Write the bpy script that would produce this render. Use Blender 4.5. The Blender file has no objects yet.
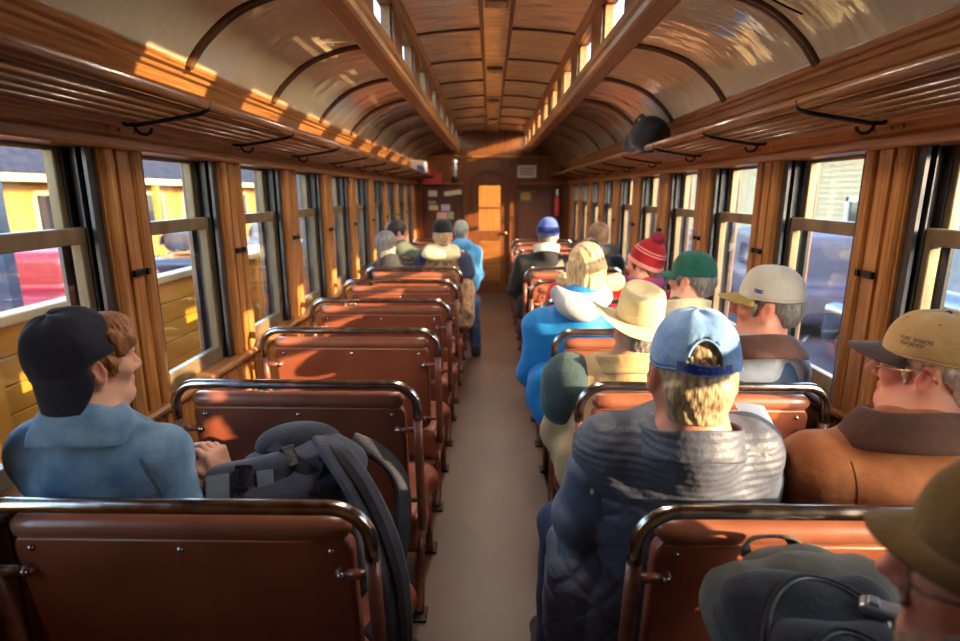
import bpy, bmesh, math, random
import numpy as np
from mathutils import Vector, Matrix, Euler
random.seed(7); np.random.seed(7)
SC = bpy.context.scene
COL = SC.collection
PI = math.pi
V = Vector

# ------------------------------------------------------------------ materials
def lin(c):
    c = c / 255.0
    return c / 12.92 if c <= 0.04045 else ((c + 0.055) / 1.055) ** 2.4
def rgb(r, g, b): return (lin(r), lin(g), lin(b), 1.0)

def mat(name, c1, c2=None, rough=0.6, metal=0.0, nscale=8.0, stretch=(1, 1, 1), bump=0.0, bscale=40.0,
        bstretch=(1, 1, 1), coat=0.0, spec=0.5, sheen=0.0, detail=4.0, contrast=(0.35, 0.65), attr=None, rvar=0.0,
        bdist=0.01, coatrough=0.1):
    m = bpy.data.materials.new(name); m.use_nodes = True
    nt = m.node_tree; N = nt.nodes; L = nt.links
    b = N['Principled BSDF']
    b.inputs['Roughness'].default_value = rough
    b.inputs['Metallic'].default_value = metal
    b.inputs['Coat Weight'].default_value = coat
    b.inputs['Coat Roughness'].default_value = coatrough
    b.inputs['Specular IOR Level'].default_value = spec
    b.inputs['Sheen Weight'].default_value = sheen
    tc = N.new('ShaderNodeTexCoord')
    col = None
    if c2 is not None:
        mp = N.new('ShaderNodeMapping'); mp.inputs['Scale'].default_value = stretch
        L.new(tc.outputs['Object'], mp.inputs['Vector'])
        n = N.new('ShaderNodeTexNoise'); n.inputs['Scale'].default_value = nscale; n.inputs['Detail'].default_value = detail
        L.new(mp.outputs['Vector'], n.inputs['Vector'])
        r = N.new('ShaderNodeValToRGB')
        r.color_ramp.elements[0].position = contrast[0]; r.color_ramp.elements[1].position = contrast[1]
        r.color_ramp.elements[0].color = c1; r.color_ramp.elements[1].color = c2
        L.new(n.outputs['Fac'], r.inputs['Fac'])
        col = r.outputs['Color']
        if rvar:
            mr = N.new('ShaderNodeMapRange'); mr.inputs['To Min'].default_value = max(0.02, rough - rvar); mr.inputs['To Max'].default_value = rough + rvar
            L.new(n.outputs['Fac'], mr.inputs['Value']); L.new(mr.outputs['Result'], b.inputs['Roughness'])
    if attr:
        a = N.new('ShaderNodeAttribute'); a.attribute_name = attr
        if col is None:
            col = a.outputs['Color']
        else:
            mx = N.new('ShaderNodeMix'); mx.data_type = 'RGBA'; mx.blend_type = 'MULTIPLY'; mx.inputs[0].default_value = 1.0
            L.new(col, mx.inputs[6]); L.new(a.outputs['Color'], mx.inputs[7]); col = mx.outputs[2]
    if col is None: b.inputs['Base Color'].default_value = c1
    else: L.new(col, b.inputs['Base Color'])
    if bump:
        mp2 = N.new('ShaderNodeMapping'); mp2.inputs['Scale'].default_value = bstretch
        L.new(tc.outputs['Object'], mp2.inputs['Vector'])
        n2 = N.new('ShaderNodeTexNoise'); n2.inputs['Scale'].default_value = bscale; n2.inputs['Detail'].default_value = 3.0
        L.new(mp2.outputs['Vector'], n2.inputs['Vector'])
        bp = N.new('ShaderNodeBump'); bp.inputs['Strength'].default_value = bump; bp.inputs['Distance'].default_value = bdist
        L.new(n2.outputs['Fac'], bp.inputs['Height']); L.new(bp.outputs['Normal'], b.inputs['Normal'])
        if coat: L.new(bp.outputs['Normal'], b.inputs['Coat Normal'])
    return m

def wood(name, dark, light, axis, rough=0.35, coat=0.35, scale=6.0, bump=0.15):
    st = [14.0, 14.0, 14.0]; st[axis] = 0.7
    return mat(name, dark, light, rough=rough, nscale=scale, stretch=tuple(st), detail=7.0, coat=coat, bump=bump,
               bscale=scale * 1.5, bstretch=tuple(st), contrast=(0.3, 0.72), rvar=0.1)

def glass(name, tint=(0.97, 0.99, 0.98, 1), refl=1.0):
    m = bpy.data.materials.new(name); m.use_nodes = True
    nt = m.node_tree; N = nt.nodes; L = nt.links
    N.remove(N['Principled BSDF']); out = N['Material Output']
    t = N.new('ShaderNodeBsdfTransparent'); t.inputs['Color'].default_value = tint
    g = N.new('ShaderNodeBsdfGlossy'); g.inputs['Roughness'].default_value = 0.02
    lw = N.new('ShaderNodeLayerWeight'); lw.inputs['Blend'].default_value = 0.5
    pw = N.new('ShaderNodeMath'); pw.operation = 'POWER'; pw.inputs[1].default_value = 5.0
    mu = N.new('ShaderNodeMath'); mu.operation = 'MULTIPLY_ADD'; mu.inputs[1].default_value = 0.96 * refl; mu.inputs[2].default_value = 0.04 * refl; mu.use_clamp = True
    L.new(lw.outputs['Facing'], pw.inputs[0])
    mx = N.new('ShaderNodeMixShader')
    L.new(pw.outputs[0], mu.inputs[0]); L.new(mu.outputs[0], mx.inputs['Fac'])
    L.new(t.outputs[0], mx.inputs[1]); L.new(g.outputs[0], mx.inputs[2])
    L.new(mx.outputs[0], out.inputs['Surface'])
    return m

# ------------------------------------------------------------------ objects
def tag(o, label=None, cat=None, group=None, kind=None):
    if label: o['label'] = label
    if cat: o['category'] = cat
    if group: o['group'] = group
    if kind: o['kind'] = kind
    return o

def empty(name, loc, label=None, cat=None, group=None, kind=None, rz=0.0):
    o = bpy.data.objects.new(name, None); COL.objects.link(o)
    o.location = loc; o.rotation_euler = (0, 0, rz)
    o.empty_display_size = 0.05
    return tag(o, label, cat, group, kind)

def copy_tree(o, parent=None):
    c = o.copy(); COL.objects.link(c)
    if parent is not None: c.parent = parent
    for ch in list(o.children): copy_tree(ch, c)
    return c

def link_mesh(name, me, m, parent=None, smooth=False):
    o = bpy.data.objects.new(name, me); COL.objects.link(o)
    if m is not None: me.materials.append(m)
    if smooth:
        me.polygons.foreach_set('use_smooth', [True] * len(me.polygons))
    if parent is not None: o.parent = parent
    return o

class MB:
    def __init__(self): self.v = []; self.f = []
    def raw(self, vs, fs, M=None):
        b = len(self.v)
        for p in vs:
            self.v.append(tuple(M @ V(p)) if M is not None else tuple(p))
        for f in fs: self.f.append(tuple(b + i for i in f))
        return self
    def box(self, lo, hi, M=None):
        x0, y0, z0 = [min(a, b) for a, b in zip(lo, hi)]; x1, y1, z1 = [max(a, b) for a, b in zip(lo, hi)]
        vs = [(x0, y0, z0), (x1, y0, z0), (x1, y1, z0), (x0, y1, z0), (x0, y0, z1), (x1, y0, z1), (x1, y1, z1), (x0, y1, z1)]
        fs = [(3, 2, 1, 0), (4, 5, 6, 7), (0, 1, 5, 4), (1, 2, 6, 5), (2, 3, 7, 6), (3, 0, 4, 7)]
        return self.raw(vs, fs, M)
    def cbox(self, c, h, M=None):
        return self.box([a - b for a, b in zip(c, h)], [a + b for a, b in zip(c, h)], M)
    def extr(self, prof, a0, a1, axis=1):
        # closed profile in the two other axes (order: axis 1 -> (x, z); axis 0 -> (y, z); axis 2 -> (x, y))
        n = len(prof)
        def P(p, a):
            if axis == 1: return (p[0], a, p[1])
            if axis == 0: return (a, p[0], p[1])
            return (p[0], p[1], a)
        vs = [P(p, a0) for p in prof] + [P(p, a1) for p in prof]
        fs = [(i, (i + 1) % n, n + (i + 1) % n, n + i) for i in range(n)]
        fs += [tuple(reversed(range(n))), tuple(range(n, 2 * n))]
        return self.raw(vs, fs)
    def tube(self, pts, r, seg=8, closed=False, rs=None, caps=True):
        pts = [V(p) for p in pts]; n = len(pts)
        vs = []; up = None
        for i, p in enumerate(pts):
            if closed: t = pts[(i + 1) % n] - pts[i - 1]
            else: t = pts[min(i + 1, n - 1)] - pts[max(i - 1, 0)]
            t.normalize()
            if up is None:
                up = V((0, 0, 1)) if abs(t.z) < 0.9 else V((1, 0, 0))
            a = (up - t * up.dot(t)).normalized(); b = t.cross(a); up = a
            rr = rs[i] if rs else r
            for k in range(seg):
                an = 2 * PI * k / seg
                vs.append(p + (a * math.cos(an) + b * math.sin(an)) * rr)
        fs = []
        for i in range(n if closed else n - 1):
            for k in range(seg):
                j = (i + 1) % n
                fs.append((i * seg + k, i * seg + (k + 1) % seg, j * seg + (k + 1) % seg, j * seg + k))
        if not closed and caps:
            fs.append(tuple(reversed(range(seg)))); fs.append(tuple((n - 1) * seg + k for k in range(seg)))
        return self.raw(vs, fs)
    def ribbon(self, pts, w, t, nrm):
        # flat strap: rectangle swept along pts; nrm = per-point or constant face normal
        pts = [V(p) for p in pts]; n = len(pts); vs = []
        for i, p in enumerate(pts):
            d = (pts[min(i + 1, n - 1)] - pts[max(i - 1, 0)]).normalized()
            nn = V(nrm[i]) if isinstance(nrm, list) else V(nrm)
            nn = (nn - d * nn.dot(d)).normalized(); s = d.cross(nn)
            ww = w[i] if isinstance(w, list) else w
            for a, b in ((-1, -.55), (-.85, -1), (.85, -1), (1, -.55), (1, .55), (.85, 1), (-.85, 1), (-1, .55)):
                vs.append(p + s * (a * ww / 2) + nn * (b * t / 2))
        fs = []
        for i in range(n - 1):
            for k in range(8): fs.append((i * 8 + k, i * 8 + (k + 1) % 8, (i + 1) * 8 + (k + 1) % 8, (i + 1) * 8 + k))
        fs.append(tuple(reversed(range(8)))); fs.append(tuple((n - 1) * 8 + k for k in range(8)))
        return self.raw(vs, fs)
    def lathe(self, prof, seg=24, M=None, caps=True):
        n = len(prof); vs = []; fs = []
        for r, z in prof:
            for k in range(seg):
                a = 2 * PI * k / seg; vs.append((r * math.cos(a), r * math.sin(a), z))
        for i in range(n - 1):
            for k in range(seg): fs.append((i * seg + k, i * seg + (k + 1) % seg, (i + 1) * seg + (k + 1) % seg, (i + 1) * seg + k))
        if caps:
            fs.append(tuple(reversed(range(seg)))); fs.append(tuple((n - 1) * seg + k for k in range(seg)))
        return self.raw(vs, fs, M)
    def grid(self, fn, nu, nv, wrap=False, skip=None):
        b = len(self.v)
        for i in range(nu):
            for j in range(nv): self.v.append(tuple(fn(i, j)))
        for i in range(nu if wrap else nu - 1):
            for j in range(nv - 1):
                if skip and skip(i, j): continue
                k = (i + 1) % nu
                self.f.append((b + i * nv + j, b + k * nv + j, b + k * nv + j + 1, b + i * nv + j + 1))
        return self
    def build(self, name, m, parent=None, smooth=False, bevel=0.0, seg=2, org=(0, 0, 0), solid=0.0, sub=0, fix=True, ang=40):
        me = bpy.data.meshes.new(name)
        o3 = V(org)
        me.from_pydata([tuple(V(p) - o3) for p in self.v], [], self.f); me.update()
        if fix:
            bm = bmesh.new(); bm.from_mesh(me); bmesh.ops.recalc_face_normals(bm, faces=bm.faces); bm.to_mesh(me); bm.free()
        o = link_mesh(name, me, m, parent, smooth)
        if solid:
            s = o.modifiers.new('thick', 'SOLIDIFY'); s.thickness = solid; s.offset = 0
        if bevel:
            bv = o.modifiers.new('bevel', 'BEVEL'); bv.width = bevel; bv.segments = seg; bv.limit_method = 'ANGLE'; bv.angle_limit = math.radians(ang)
            bv.harden_normals = False
        if sub:
            ss = o.modifiers.new('sub', 'SUBSURF'); ss.levels = sub; ss.render_levels = sub
        return o

def arc_pts(c, r, a0, a1, n, plane='xz'):
    out = []
    for i in range(n + 1):
        a = a0 + (a1 - a0) * i / n
        if plane == 'xz': out.append((c[0] + r * math.cos(a), c[1], c[2] + r * math.sin(a)))
        elif plane == 'yz': out.append((c[0], c[1] + r * math.cos(a), c[2] + r * math.sin(a)))
        else: out.append((c[0] + r * math.cos(a), c[1] + r * math.sin(a), c[2]))
    return out

def spline(pts, n=6):
    pts = [V(p) for p in pts]; out = []
    for i in range(len(pts) - 1):
        p0 = pts[max(i - 1, 0)]; p1 = pts[i]; p2 = pts[i + 1]; p3 = pts[min(i + 2, len(pts) - 1)]
        for k in range(n):
            t = k / n
            out.append(0.5 * ((2 * p1) + (p2 - p0) * t + (2 * p0 - 5 * p1 + 4 * p2 - p3) * t * t + (3 * p1 - p0 - 3 * p2 + p3) * t ** 3))
    out.append(pts[-1]); return out

# ------------------------------------------------------------------ organic surfaces (smooth unions polygonised by surface nets)
class Field:
    def __init__(self): self.p = []
    def cone(self, a, b, r1, r2=None, k=0.02, op='u'):
        self.p.append(('c', V(a), V(b), r1, r1 if r2 is None else r2, k, op)); return self
    def ell(self, c, r, k=0.02, op='u', R=None):
        if not hasattr(r, '__len__'): r = (r, r, r)
        self.p.append(('e', V(c), V(r), R, 0, k, op)); return self
    def rbox(self, c, h, rad, k=0.01, op='u', R=None):
        self.p.append(('b', V(c), V(h), R, rad, k, op)); return self
    def add(self, other, M, s=1.0):
        R3 = M.to_3x3().normalized()
        for t in self_copy(other.p):
            if t[0] == 'c': self.p.append(('c', M @ t[1], M @ t[2], t[3] * s, t[4] * s, t[5] * s, t[6]))
            else:
                R = R3 @ t[3] if t[3] is not None else R3.copy()
                self.p.append((t[0], M @ t[1], t[2] * s, R, t[4] * s, t[5] * s, t[6]))
        return self
    def bbox(self):
        lo = np.full(3, 1e9); hi = -lo
        for t in self.p:
            if t[6] != 'u': continue
            a, b = self.pb(t); lo = np.minimum(lo, a); hi = np.maximum(hi, b)
        return lo, hi
    def pb(self, t):
        if t[0] == 'c':
            r = max(t[3], t[4]); A = np.array(t[1]); B = np.array(t[2])
            return np.minimum(A, B) - r, np.maximum(A, B) + r
        h = np.array(t[2]) + (t[4] if t[0] == 'b' else 0)
        if t[3] is not None: h = np.abs(np.array(t[3])) @ h
        c = np.array(t[1]); return c - h, c + h

def self_copy(l): return list(l)

def sdf_mesh(F, vox, disp=None, clip=None):
    lo, hi = F.bbox(); pad = 3 * vox + 0.012
    lo = lo - pad; hi = hi + pad
    if clip is not None:
        lo = np.maximum(lo, clip[0]); hi = np.minimum(hi, clip[1])
    n = np.maximum(np.ceil((hi - lo) / vox).astype(int) + 1, 4)
    ax = [(lo[i] + vox * np.arange(n[i])).astype(np.float32) for i in range(3)]
    G = np.full(n, 0.5, np.float32)
    for t in F.p:
        k = t[5]; op = t[6]
        a, b = F.pb(t); m = k + 3.5 * vox + 0.015
        i0 = np.clip(np.floor((a - m - lo) / vox).astype(int), 0, n); i1 = np.clip(np.ceil((b + m - lo) / vox).astype(int) + 1, 0, n)
        if np.any(i1 - i0 < 1): continue
        sl = tuple(slice(i0[i], i1[i]) for i in range(3))
        X = ax[0][sl[0]][:, None, None]; Y = ax[1][sl[1]][None, :, None]; Z = ax[2][sl[2]][None, None, :]
        if t[0] == 'c':
            A = t[1]; D = t[2] - t[1]; l2 = max(D.dot(D), 1e-9)
            px, py, pz = X - A.x, Y - A.y, Z - A.z
            h = np.clip((px * D.x + py * D.y + pz * D.z) / l2, 0, 1)
            d = np.sqrt((px - h * D.x) ** 2 + (py - h * D.y) ** 2 + (pz - h * D.z) ** 2) - (t[3] + (t[4] - t[3]) * h)
        else:
            C = t[1]; px, py, pz = X - C.x, Y - C.y, Z - C.z
            if t[3] is not None:
                R = t[3]
                qx = px * R[0][0] + py * R[1][0] + pz * R[2][0]
                qy = px * R[0][1] + py * R[1][1] + pz * R[2][1]
                qz = px * R[0][2] + py * R[1][2] + pz * R[2][2]
            else: qx, qy, qz = px, py, pz
            r = t[2]
            if t[0] == 'e':
                k0 = np.sqrt((qx / r.x) ** 2 + (qy / r.y) ** 2 + (qz / r.z) ** 2)
                k1 = np.sqrt((qx / r.x ** 2) ** 2 + (qy / r.y ** 2) ** 2 + (qz / r.z ** 2) ** 2) + 1e-6
                d = k0 * (k0 - 1) / k1
            else:
                ux, uy, uz = np.abs(qx) - r.x, np.abs(qy) - r.y, np.abs(qz) - r.z
                d = np.sqrt(np.maximum(ux, 0) ** 2 + np.maximum(uy, 0) ** 2 + np.maximum(uz, 0) ** 2) + np.minimum(np.maximum(ux, np.maximum(uy, uz)), 0) - t[4]
        g = G[sl]; d = d.astype(np.float32)
        if op == 'u':
            h = np.clip(0.5 + 0.5 * (g - d) / k, 0, 1); G[sl] = g * (1 - h) + d * h - k * h * (1 - h)
        else:
            d = -d if op == 's' else d
            h = np.clip(0.5 - 0.5 * (g - d) / k, 0, 1); r_ = g * (1 - h) + d * h + k * h * (1 - h)
            if op == 'i':
                full = np.full(n, 0.5, np.float32); full[sl] = r_; G = full
            else: G[sl] = r_
    if disp is not None:
        msk = np.abs(G) < 0.03
        ii = np.nonzero(msk)
        if len(ii[0]): G[ii] += disp(ax[0][ii[0]], ax[1][ii[1]], ax[2][ii[2]]).astype(np.float32)
    if clip is not None or True:
        G[0] = np.maximum(G[0], 1e-3); G[-1] = np.maximum(G[-1], 1e-3); G[:, 0] = np.maximum(G[:, 0], 1e-3)
        G[:, -1] = np.maximum(G[:, -1], 1e-3); G[:, :, 0] = np.maximum(G[:, :, 0], 1e-3); G[:, :, -1] = np.maximum(G[:, :, -1], 1e-3)
    I = G < 0
    cnt = np.zeros(n - 1, np.int8)
    offs = [(a, b, c) for a in (0, 1) for b in (0, 1) for c in (0, 1)]
    def sub(A, o): return A[o[0]:n[0] - 1 + o[0], o[1]:n[1] - 1 + o[1], o[2]:n[2] - 1 + o[2]]
    for o in offs: cnt += sub(I, o)
    act = np.nonzero((cnt > 0) & (cnt < 8))
    idx = np.full(n - 1, -1, np.int32); na = len(act[0]); idx[act] = np.arange(na)
    base = np.stack(act, 1).astype(np.float32)
    val = {o: G[act[0] + o[0], act[1] + o[1], act[2] + o[2]] for o in offs}
    acc = np.zeros((na, 3), np.float32); c = np.zeros(na, np.float32)
    for o in offs:
        for d in range(3):
            if o[d]: continue
            q = list(o); q[d] = 1; q = tuple(q)
            f0, f1 = val[o], val[q]; cr = (f0 < 0) != (f1 < 0)
            t = np.where(cr, f0 / np.where(cr, f0 - f1, 1), 0)
            P = np.tile(np.array(o, np.float32), (na, 1)); P[:, d] += t
            acc += P * cr[:, None]; c += cr
    pos = (base + acc / np.maximum(c, 1)[:, None]) * vox + lo
    quads = []
    for d in range(3):
        s0 = [slice(1, -1)] * 3; s1 = [slice(1, -1)] * 3
        s0[d] = slice(0, -1); s1[d] = slice(1, None)
        A = I[tuple(s0)]; B = I[tuple(s1)]
        e = np.nonzero(A != B); ins = A[e]
        p = [e[j] + (1 if j != d else 0) for j in range(3)]
        u, w = [(1, 2), (2, 0), (0, 1)][d]
        def cell(du, dw):
            q = [p[0], p[1], p[2]]; q[u] = q[u] - du; q[w] = q[w] - dw
            return idx[q[0], q[1], q[2]]
        Q = np.stack([cell(1, 1), cell(0, 1), cell(0, 0), cell(1, 0)], 1)
        Q[~ins] = Q[~ins][:, ::-1]
        quads.append(Q)
    Q = np.concatenate(quads); Q = Q[(Q >= 0).all(1)]
    return pos, Q

def sdf_obj(name, F, vox, m, parent=None, org=(0, 0, 0), disp=None, clip=None, colfn=None):
    pos, Q = sdf_mesh(F, vox, disp, clip)
    me = bpy.data.meshes.new(name)
    me.vertices.add(len(pos)); me.vertices.foreach_set('co', (pos - np.array(org)).astype(np.float32).ravel())
    me.loops.add(Q.size); me.loops.foreach_set('vertex_index', Q.ravel().astype(np.int32))
    me.polygons.add(len(Q)); me.polygons.foreach_set('loop_start', np.arange(0, Q.size, 4, dtype=np.int32))
    me.update(calc_edges=True); me.validate()
    if colfn is not None:
        a = me.color_attributes.new('tone', 'FLOAT_COLOR', 'POINT')
        cc = np.ones((len(pos), 4), np.float32); cc[:, :3] = colfn(pos)
        a.data.foreach_set('color', cc.ravel())
    return link_mesh(name, me, m, parent, smooth=True)

def folds(amp=0.006, f=26.0, seed=0.0, ax=2):
    def d(x, y, z):
        c = (x, y, z); w = c[ax]; a, b = c[(ax + 1) % 3], c[(ax + 2) % 3]
        s = np.sin(f * w + 3.0 * np.sin(9 * a + seed) + 2.5 * np.sin(11 * b + 2 * seed))
        s2 = np.sin(f * 1.9 * (w * .6 + a * .7) + 2.0 * np.sin(17 * b + seed) + seed)
        s3 = np.sin(f * .7 * (w * .5 - a * .8 + b * .4) + 2.2 * np.sin(8 * w + seed * 3))
        return amp * (0.5 * s + 0.3 * s2 + .5 * s3)
    return d
SKY_STRENGTH, SUN_STRENGTH, EXPOSURE, LAMP_FILL = 0.72, 7.0, 1.65, 15.0
# ================================================================== materials of the coach
M = {}
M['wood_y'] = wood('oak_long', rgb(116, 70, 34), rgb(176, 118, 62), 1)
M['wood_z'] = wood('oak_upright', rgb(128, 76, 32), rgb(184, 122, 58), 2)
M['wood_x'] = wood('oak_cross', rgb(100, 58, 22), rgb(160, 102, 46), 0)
M['wood_dark'] = wood('dark_stained_wood', rgb(52, 24, 14), rgb(88, 42, 24), 2, rough=.4)
M['wood_rack'] = wood('rack_wood', rgb(100, 60, 32), rgb(152, 100, 56), 1, rough=.3, coat=.5)
M['enamel'] = mat('ceiling_enamel', rgb(224, 200, 158), rgb(232, 212, 172), rough=.2, nscale=1.6, coat=1.0, coatrough=.08, bump=.5, bscale=3.6,
                  bstretch=(1.0, 2.2, 1.0), bdist=.03)
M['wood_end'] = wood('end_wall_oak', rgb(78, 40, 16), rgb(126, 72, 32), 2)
M['deck'] = mat('deck_enamel', rgb(230, 206, 160), rgb(238, 218, 176), rough=.25, nscale=1.6, coat=.7, coatrough=.1, bump=.5, bscale=4, bstretch=(1, 2, 1), bdist=.03)
for k_, v_ in (('enamel', 2.1), ('deck', 1.8)): M[k_].node_tree.nodes['Principled BSDF'].inputs['Coat IOR'].default_value = v_
M['rib'] = wood('rib_wood', rgb(70, 42, 22), rgb(108, 68, 36), 0, rough=.4)
M['track'] = mat('track_metal', rgb(58, 56, 58), rgb(96, 94, 96), rough=.38, metal=.75, nscale=14, stretch=(1, 1, .3))
M['sash'] = mat('sash_metal', rgb(104, 86, 62), rgb(136, 116, 86), rough=.45, metal=.35, nscale=9, stretch=(1, 1, .4), bump=.1, bscale=60)
M['glass'] = glass('window_glass')
M['floor'] = mat('floor_linoleum', rgb(80, 58, 46), rgb(106, 80, 66), rough=.42, nscale=2.2, stretch=(1, .6, 1), detail=6, bump=.08, bscale=22, coat=.08, coatrough=.3, rvar=.1)
M['iron'] = mat('black_iron', rgb(30, 26, 24), rgb(56, 48, 42), rough=.45, metal=.7, nscale=20)
M['brass'] = mat('old_brass', rgb(128, 98, 52), rgb(164, 130, 78), rough=.35, metal=.9, nscale=18)
M['chrome'] = mat('worn_chrome', rgb(168, 162, 156), rgb(206, 200, 192), rough=.2, metal=1.0, nscale=30, stretch=(1, 1, 1), rvar=.08)
M['brown_paint'] = mat('brown_rail_paint', rgb(104, 56, 38), rgb(132, 76, 52), rough=.42, nscale=40, contrast=(.4, .75), bump=.15, bscale=70, coat=.2)
M['leather'] = mat('brown_leather', rgb(126, 64, 42), rgb(146, 78, 52), rough=.42, nscale=5, detail=6, bump=.12, bscale=190, bdist=.003, coat=.15, coatrough=.3, rvar=.08)
M['leather_roll'] = mat('brown_leather_roll', rgb(132, 76, 56), rgb(150, 90, 66), rough=.34, nscale=7, bump=.1, bscale=160, bdist=.003, coat=.25, coatrough=.25)
M['stitch'] = mat('pale_piping', rgb(176, 122, 92), rough=.5)

WX = 1.22           # inner face of the side walls
P0, PITCH = 1.84, 0.765
Y0, Y1 = -.55, 9.1
POSTS = [P0 + PITCH * k for k in range(-2, 10)]
SILL, HEAD, MEET = 0.86, 1.735, 1.475
PW = 0.105          # half post width
SIDES = ((-1, 'left'), (1, 'right'))

# ------------------------------------------------------------------ floor, side walls, end walls
MB().box((-1.4, Y0 - .1, -.12), (1.4, Y1 + 1.6, 0)).build('floor', M['floor'])['kind'] = 'structure'
for s, side in SIDES:
    w = MB()
    w.box((s * 1.24, Y0, 0), (s * 1.38, Y1, SILL - .03))
    y = Y0
    while y < Y1 - .01:                                     # upright boards of the dado
        w.box((s * WX, y + .004, .1), (s * 1.245, min(y + .095, Y1), SILL - .06)); y += .0985
    w.box((s * 1.215, Y0, SILL - .03), (s * 1.38, .56, HEAD + .01)); w.box((s * 1.215, POSTS[-1] + PW - .01, SILL - .03), (s * 1.38, Y1, HEAD + .01))  # near panel, out of view, partly covers the first window to block sun
    o = w.build('wall_' + side, M['wood_z'], bevel=.004, seg=1); o['kind'] = 'structure'
    MB().extr([(s * 1.2, .0), (s * 1.2, .1), (s * 1.21, .12), (s * 1.24, .12), (s * 1.24, 0)], Y0, Y1).build('baseboard_' + side, M['wood_y'])['kind'] = 'structure'
    # header board over the windows, frieze and cornice
    h = [(1.38, HEAD), (1.18, HEAD), (1.17, HEAD + .008), (1.17, HEAD + .03), (1.182, HEAD + .04), (1.182, HEAD + .075), (1.168, HEAD + .085), (1.168, HEAD + .1),
         (1.2, HEAD + .108), (1.205, HEAD + .115), (1.38, HEAD + .115)]
    o = MB().extr([(s * a, b) for a, b in h], Y0, Y1).build('trim_header_' + side, M['wood_y'], bevel=.003); o['kind'] = 'structure'
    f = [(1.38, HEAD + .115), (1.205, HEAD + .115), (1.2, 1.93), (1.178, 1.936), (1.172, 1.95), (1.165, 1.958), (1.14, 1.965), (1.12, 1.995), (1.105, 2.0),
         (1.1, 2.012), (1.082, 2.016), (1.07, 2.03), (1.07, 2.045), (1.38, 2.09)]
    o = MB().extr([(s * a, b) for a, b in f], Y0, Y1).build('trim_cornice_' + side, M['wood_y'], bevel=.002); o['kind'] = 'structure'
    o = MB().extr([(s * a, b) for a, b in [(1.38, SILL - .03), (1.19, SILL - .03), (1.18, SILL - .02), (1.18, SILL - .008), (1.19, SILL), (1.38, SILL)]], Y0, Y1).build('trim_sill_' + side, M['wood_y'], bevel=.003)
    o['kind'] = 'structure'

# ------------------------------------------------------------------ window posts (trim) and windows
tn = 1; wn = 1
for s, side in SIDES:
    p = MB()
    p.box((s * 1.215, -PW, SILL), (s * 1.38, PW, HEAD))
    for c, r in ((-.072, .026), (.072, .026)):
        pr = [(s * (1.218 - r * .9 * math.sin(a)), c - r * math.cos(a)) for a in [PI * i / 8 for i in range(9)]]
        p.extr(pr + [(s * 1.23, c + r), (s * 1.23, c - r)], SILL, HEAD, axis=2)
    p.box((s * 1.205, -.03, SILL), (s * 1.22, .03, HEAD))
    post = p.build('trim_%d' % tn, M['wood_z'], bevel=.002); post['kind'] = 'structure'
    la = MB()
    la.box((s * 1.205, -.022, 1.332), (s * 1.192, .022, 1.354)); la.box((s * 1.2, -.042, 1.332), (s * 1.186, -.026, 1.354)); la.box((s * 1.2, .026, 1.332), (s * 1.186, .042, 1.354))
    la.build('latch', M['iron'], post, bevel=.002)
    hk = MB().tube(arc_pts((s * 1.2, -.07, 1.685), .014, -PI / 2, PI / 2 * 2.2, 8, 'yz'), .004, 6); hk.build('pull_hook', M['brass'], post, smooth=True)
    OW = PITCH - 2 * PW                                     # clear opening
    a, b = PW, PITCH - PW
    t = MB()
    for yy, d in ((a, 1), (b, -1)):
        t.box((s * 1.225, yy, SILL), (s * 1.37, yy + d * .012, HEAD))
        for x0, x1, hgt in ((1.226, 1.24, .034), (1.252, 1.258, .04), (1.296, 1.302, .04), (1.338, 1.352, .04)):
            t.box((s * x0, yy, SILL), (s * x1, yy + d * hgt, HEAD))
    win = t.build('window_%d' % wn, M['track'], bevel=.0015, seg=1); win['kind'] = 'structure'
    def sash(name, x0, x1, z0, z1, zr0, zr1):
        f = MB(); ya, yb = a + .014, b - .014
        f.box((s * x0, ya, z0), (s * x1, ya + .048, z1)); f.box((s * x0, yb - .048, z0), (s * x1, yb, z1))
        f.box((s * x0, ya + .04, z0), (s * x1, yb - .04, z0 + zr0)); f.box((s * x0, ya + .04, z1 - zr1), (s * x1, yb - .04, z1))
        o = f.build(name, M['sash'], win, bevel=.004)
        xm = (x0 + x1) / 2
        MB().box((s * (xm - .0015), ya + .046, z0 + zr0 - .003), (s * (xm + .0015), yb - .046, z1 - zr1 + .003)).build('pane', M['glass'], o)
        return o
    sash('upper_sash', 1.303, 1.335, MEET - .02, HEAD, .04, .012)
    lo = sash('lower_sash', 1.26, 1.294, SILL, MEET + .025, .06, .05)
    for k, y in enumerate(POSTS):
        if k == 0: post.location = (0, y, 0)
        else: c = copy_tree(post); c.location = (0, y, 0); c.name = 'trim_%d' % tn
        tn += 1
    for k, y in enumerate(POSTS[:-1]):
        if k == 0: win.location = (0, y, 0)
        else: c = copy_tree(win); c.location = (0, y, 0); c.name = 'window_%d' % wn
        wn += 1

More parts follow.
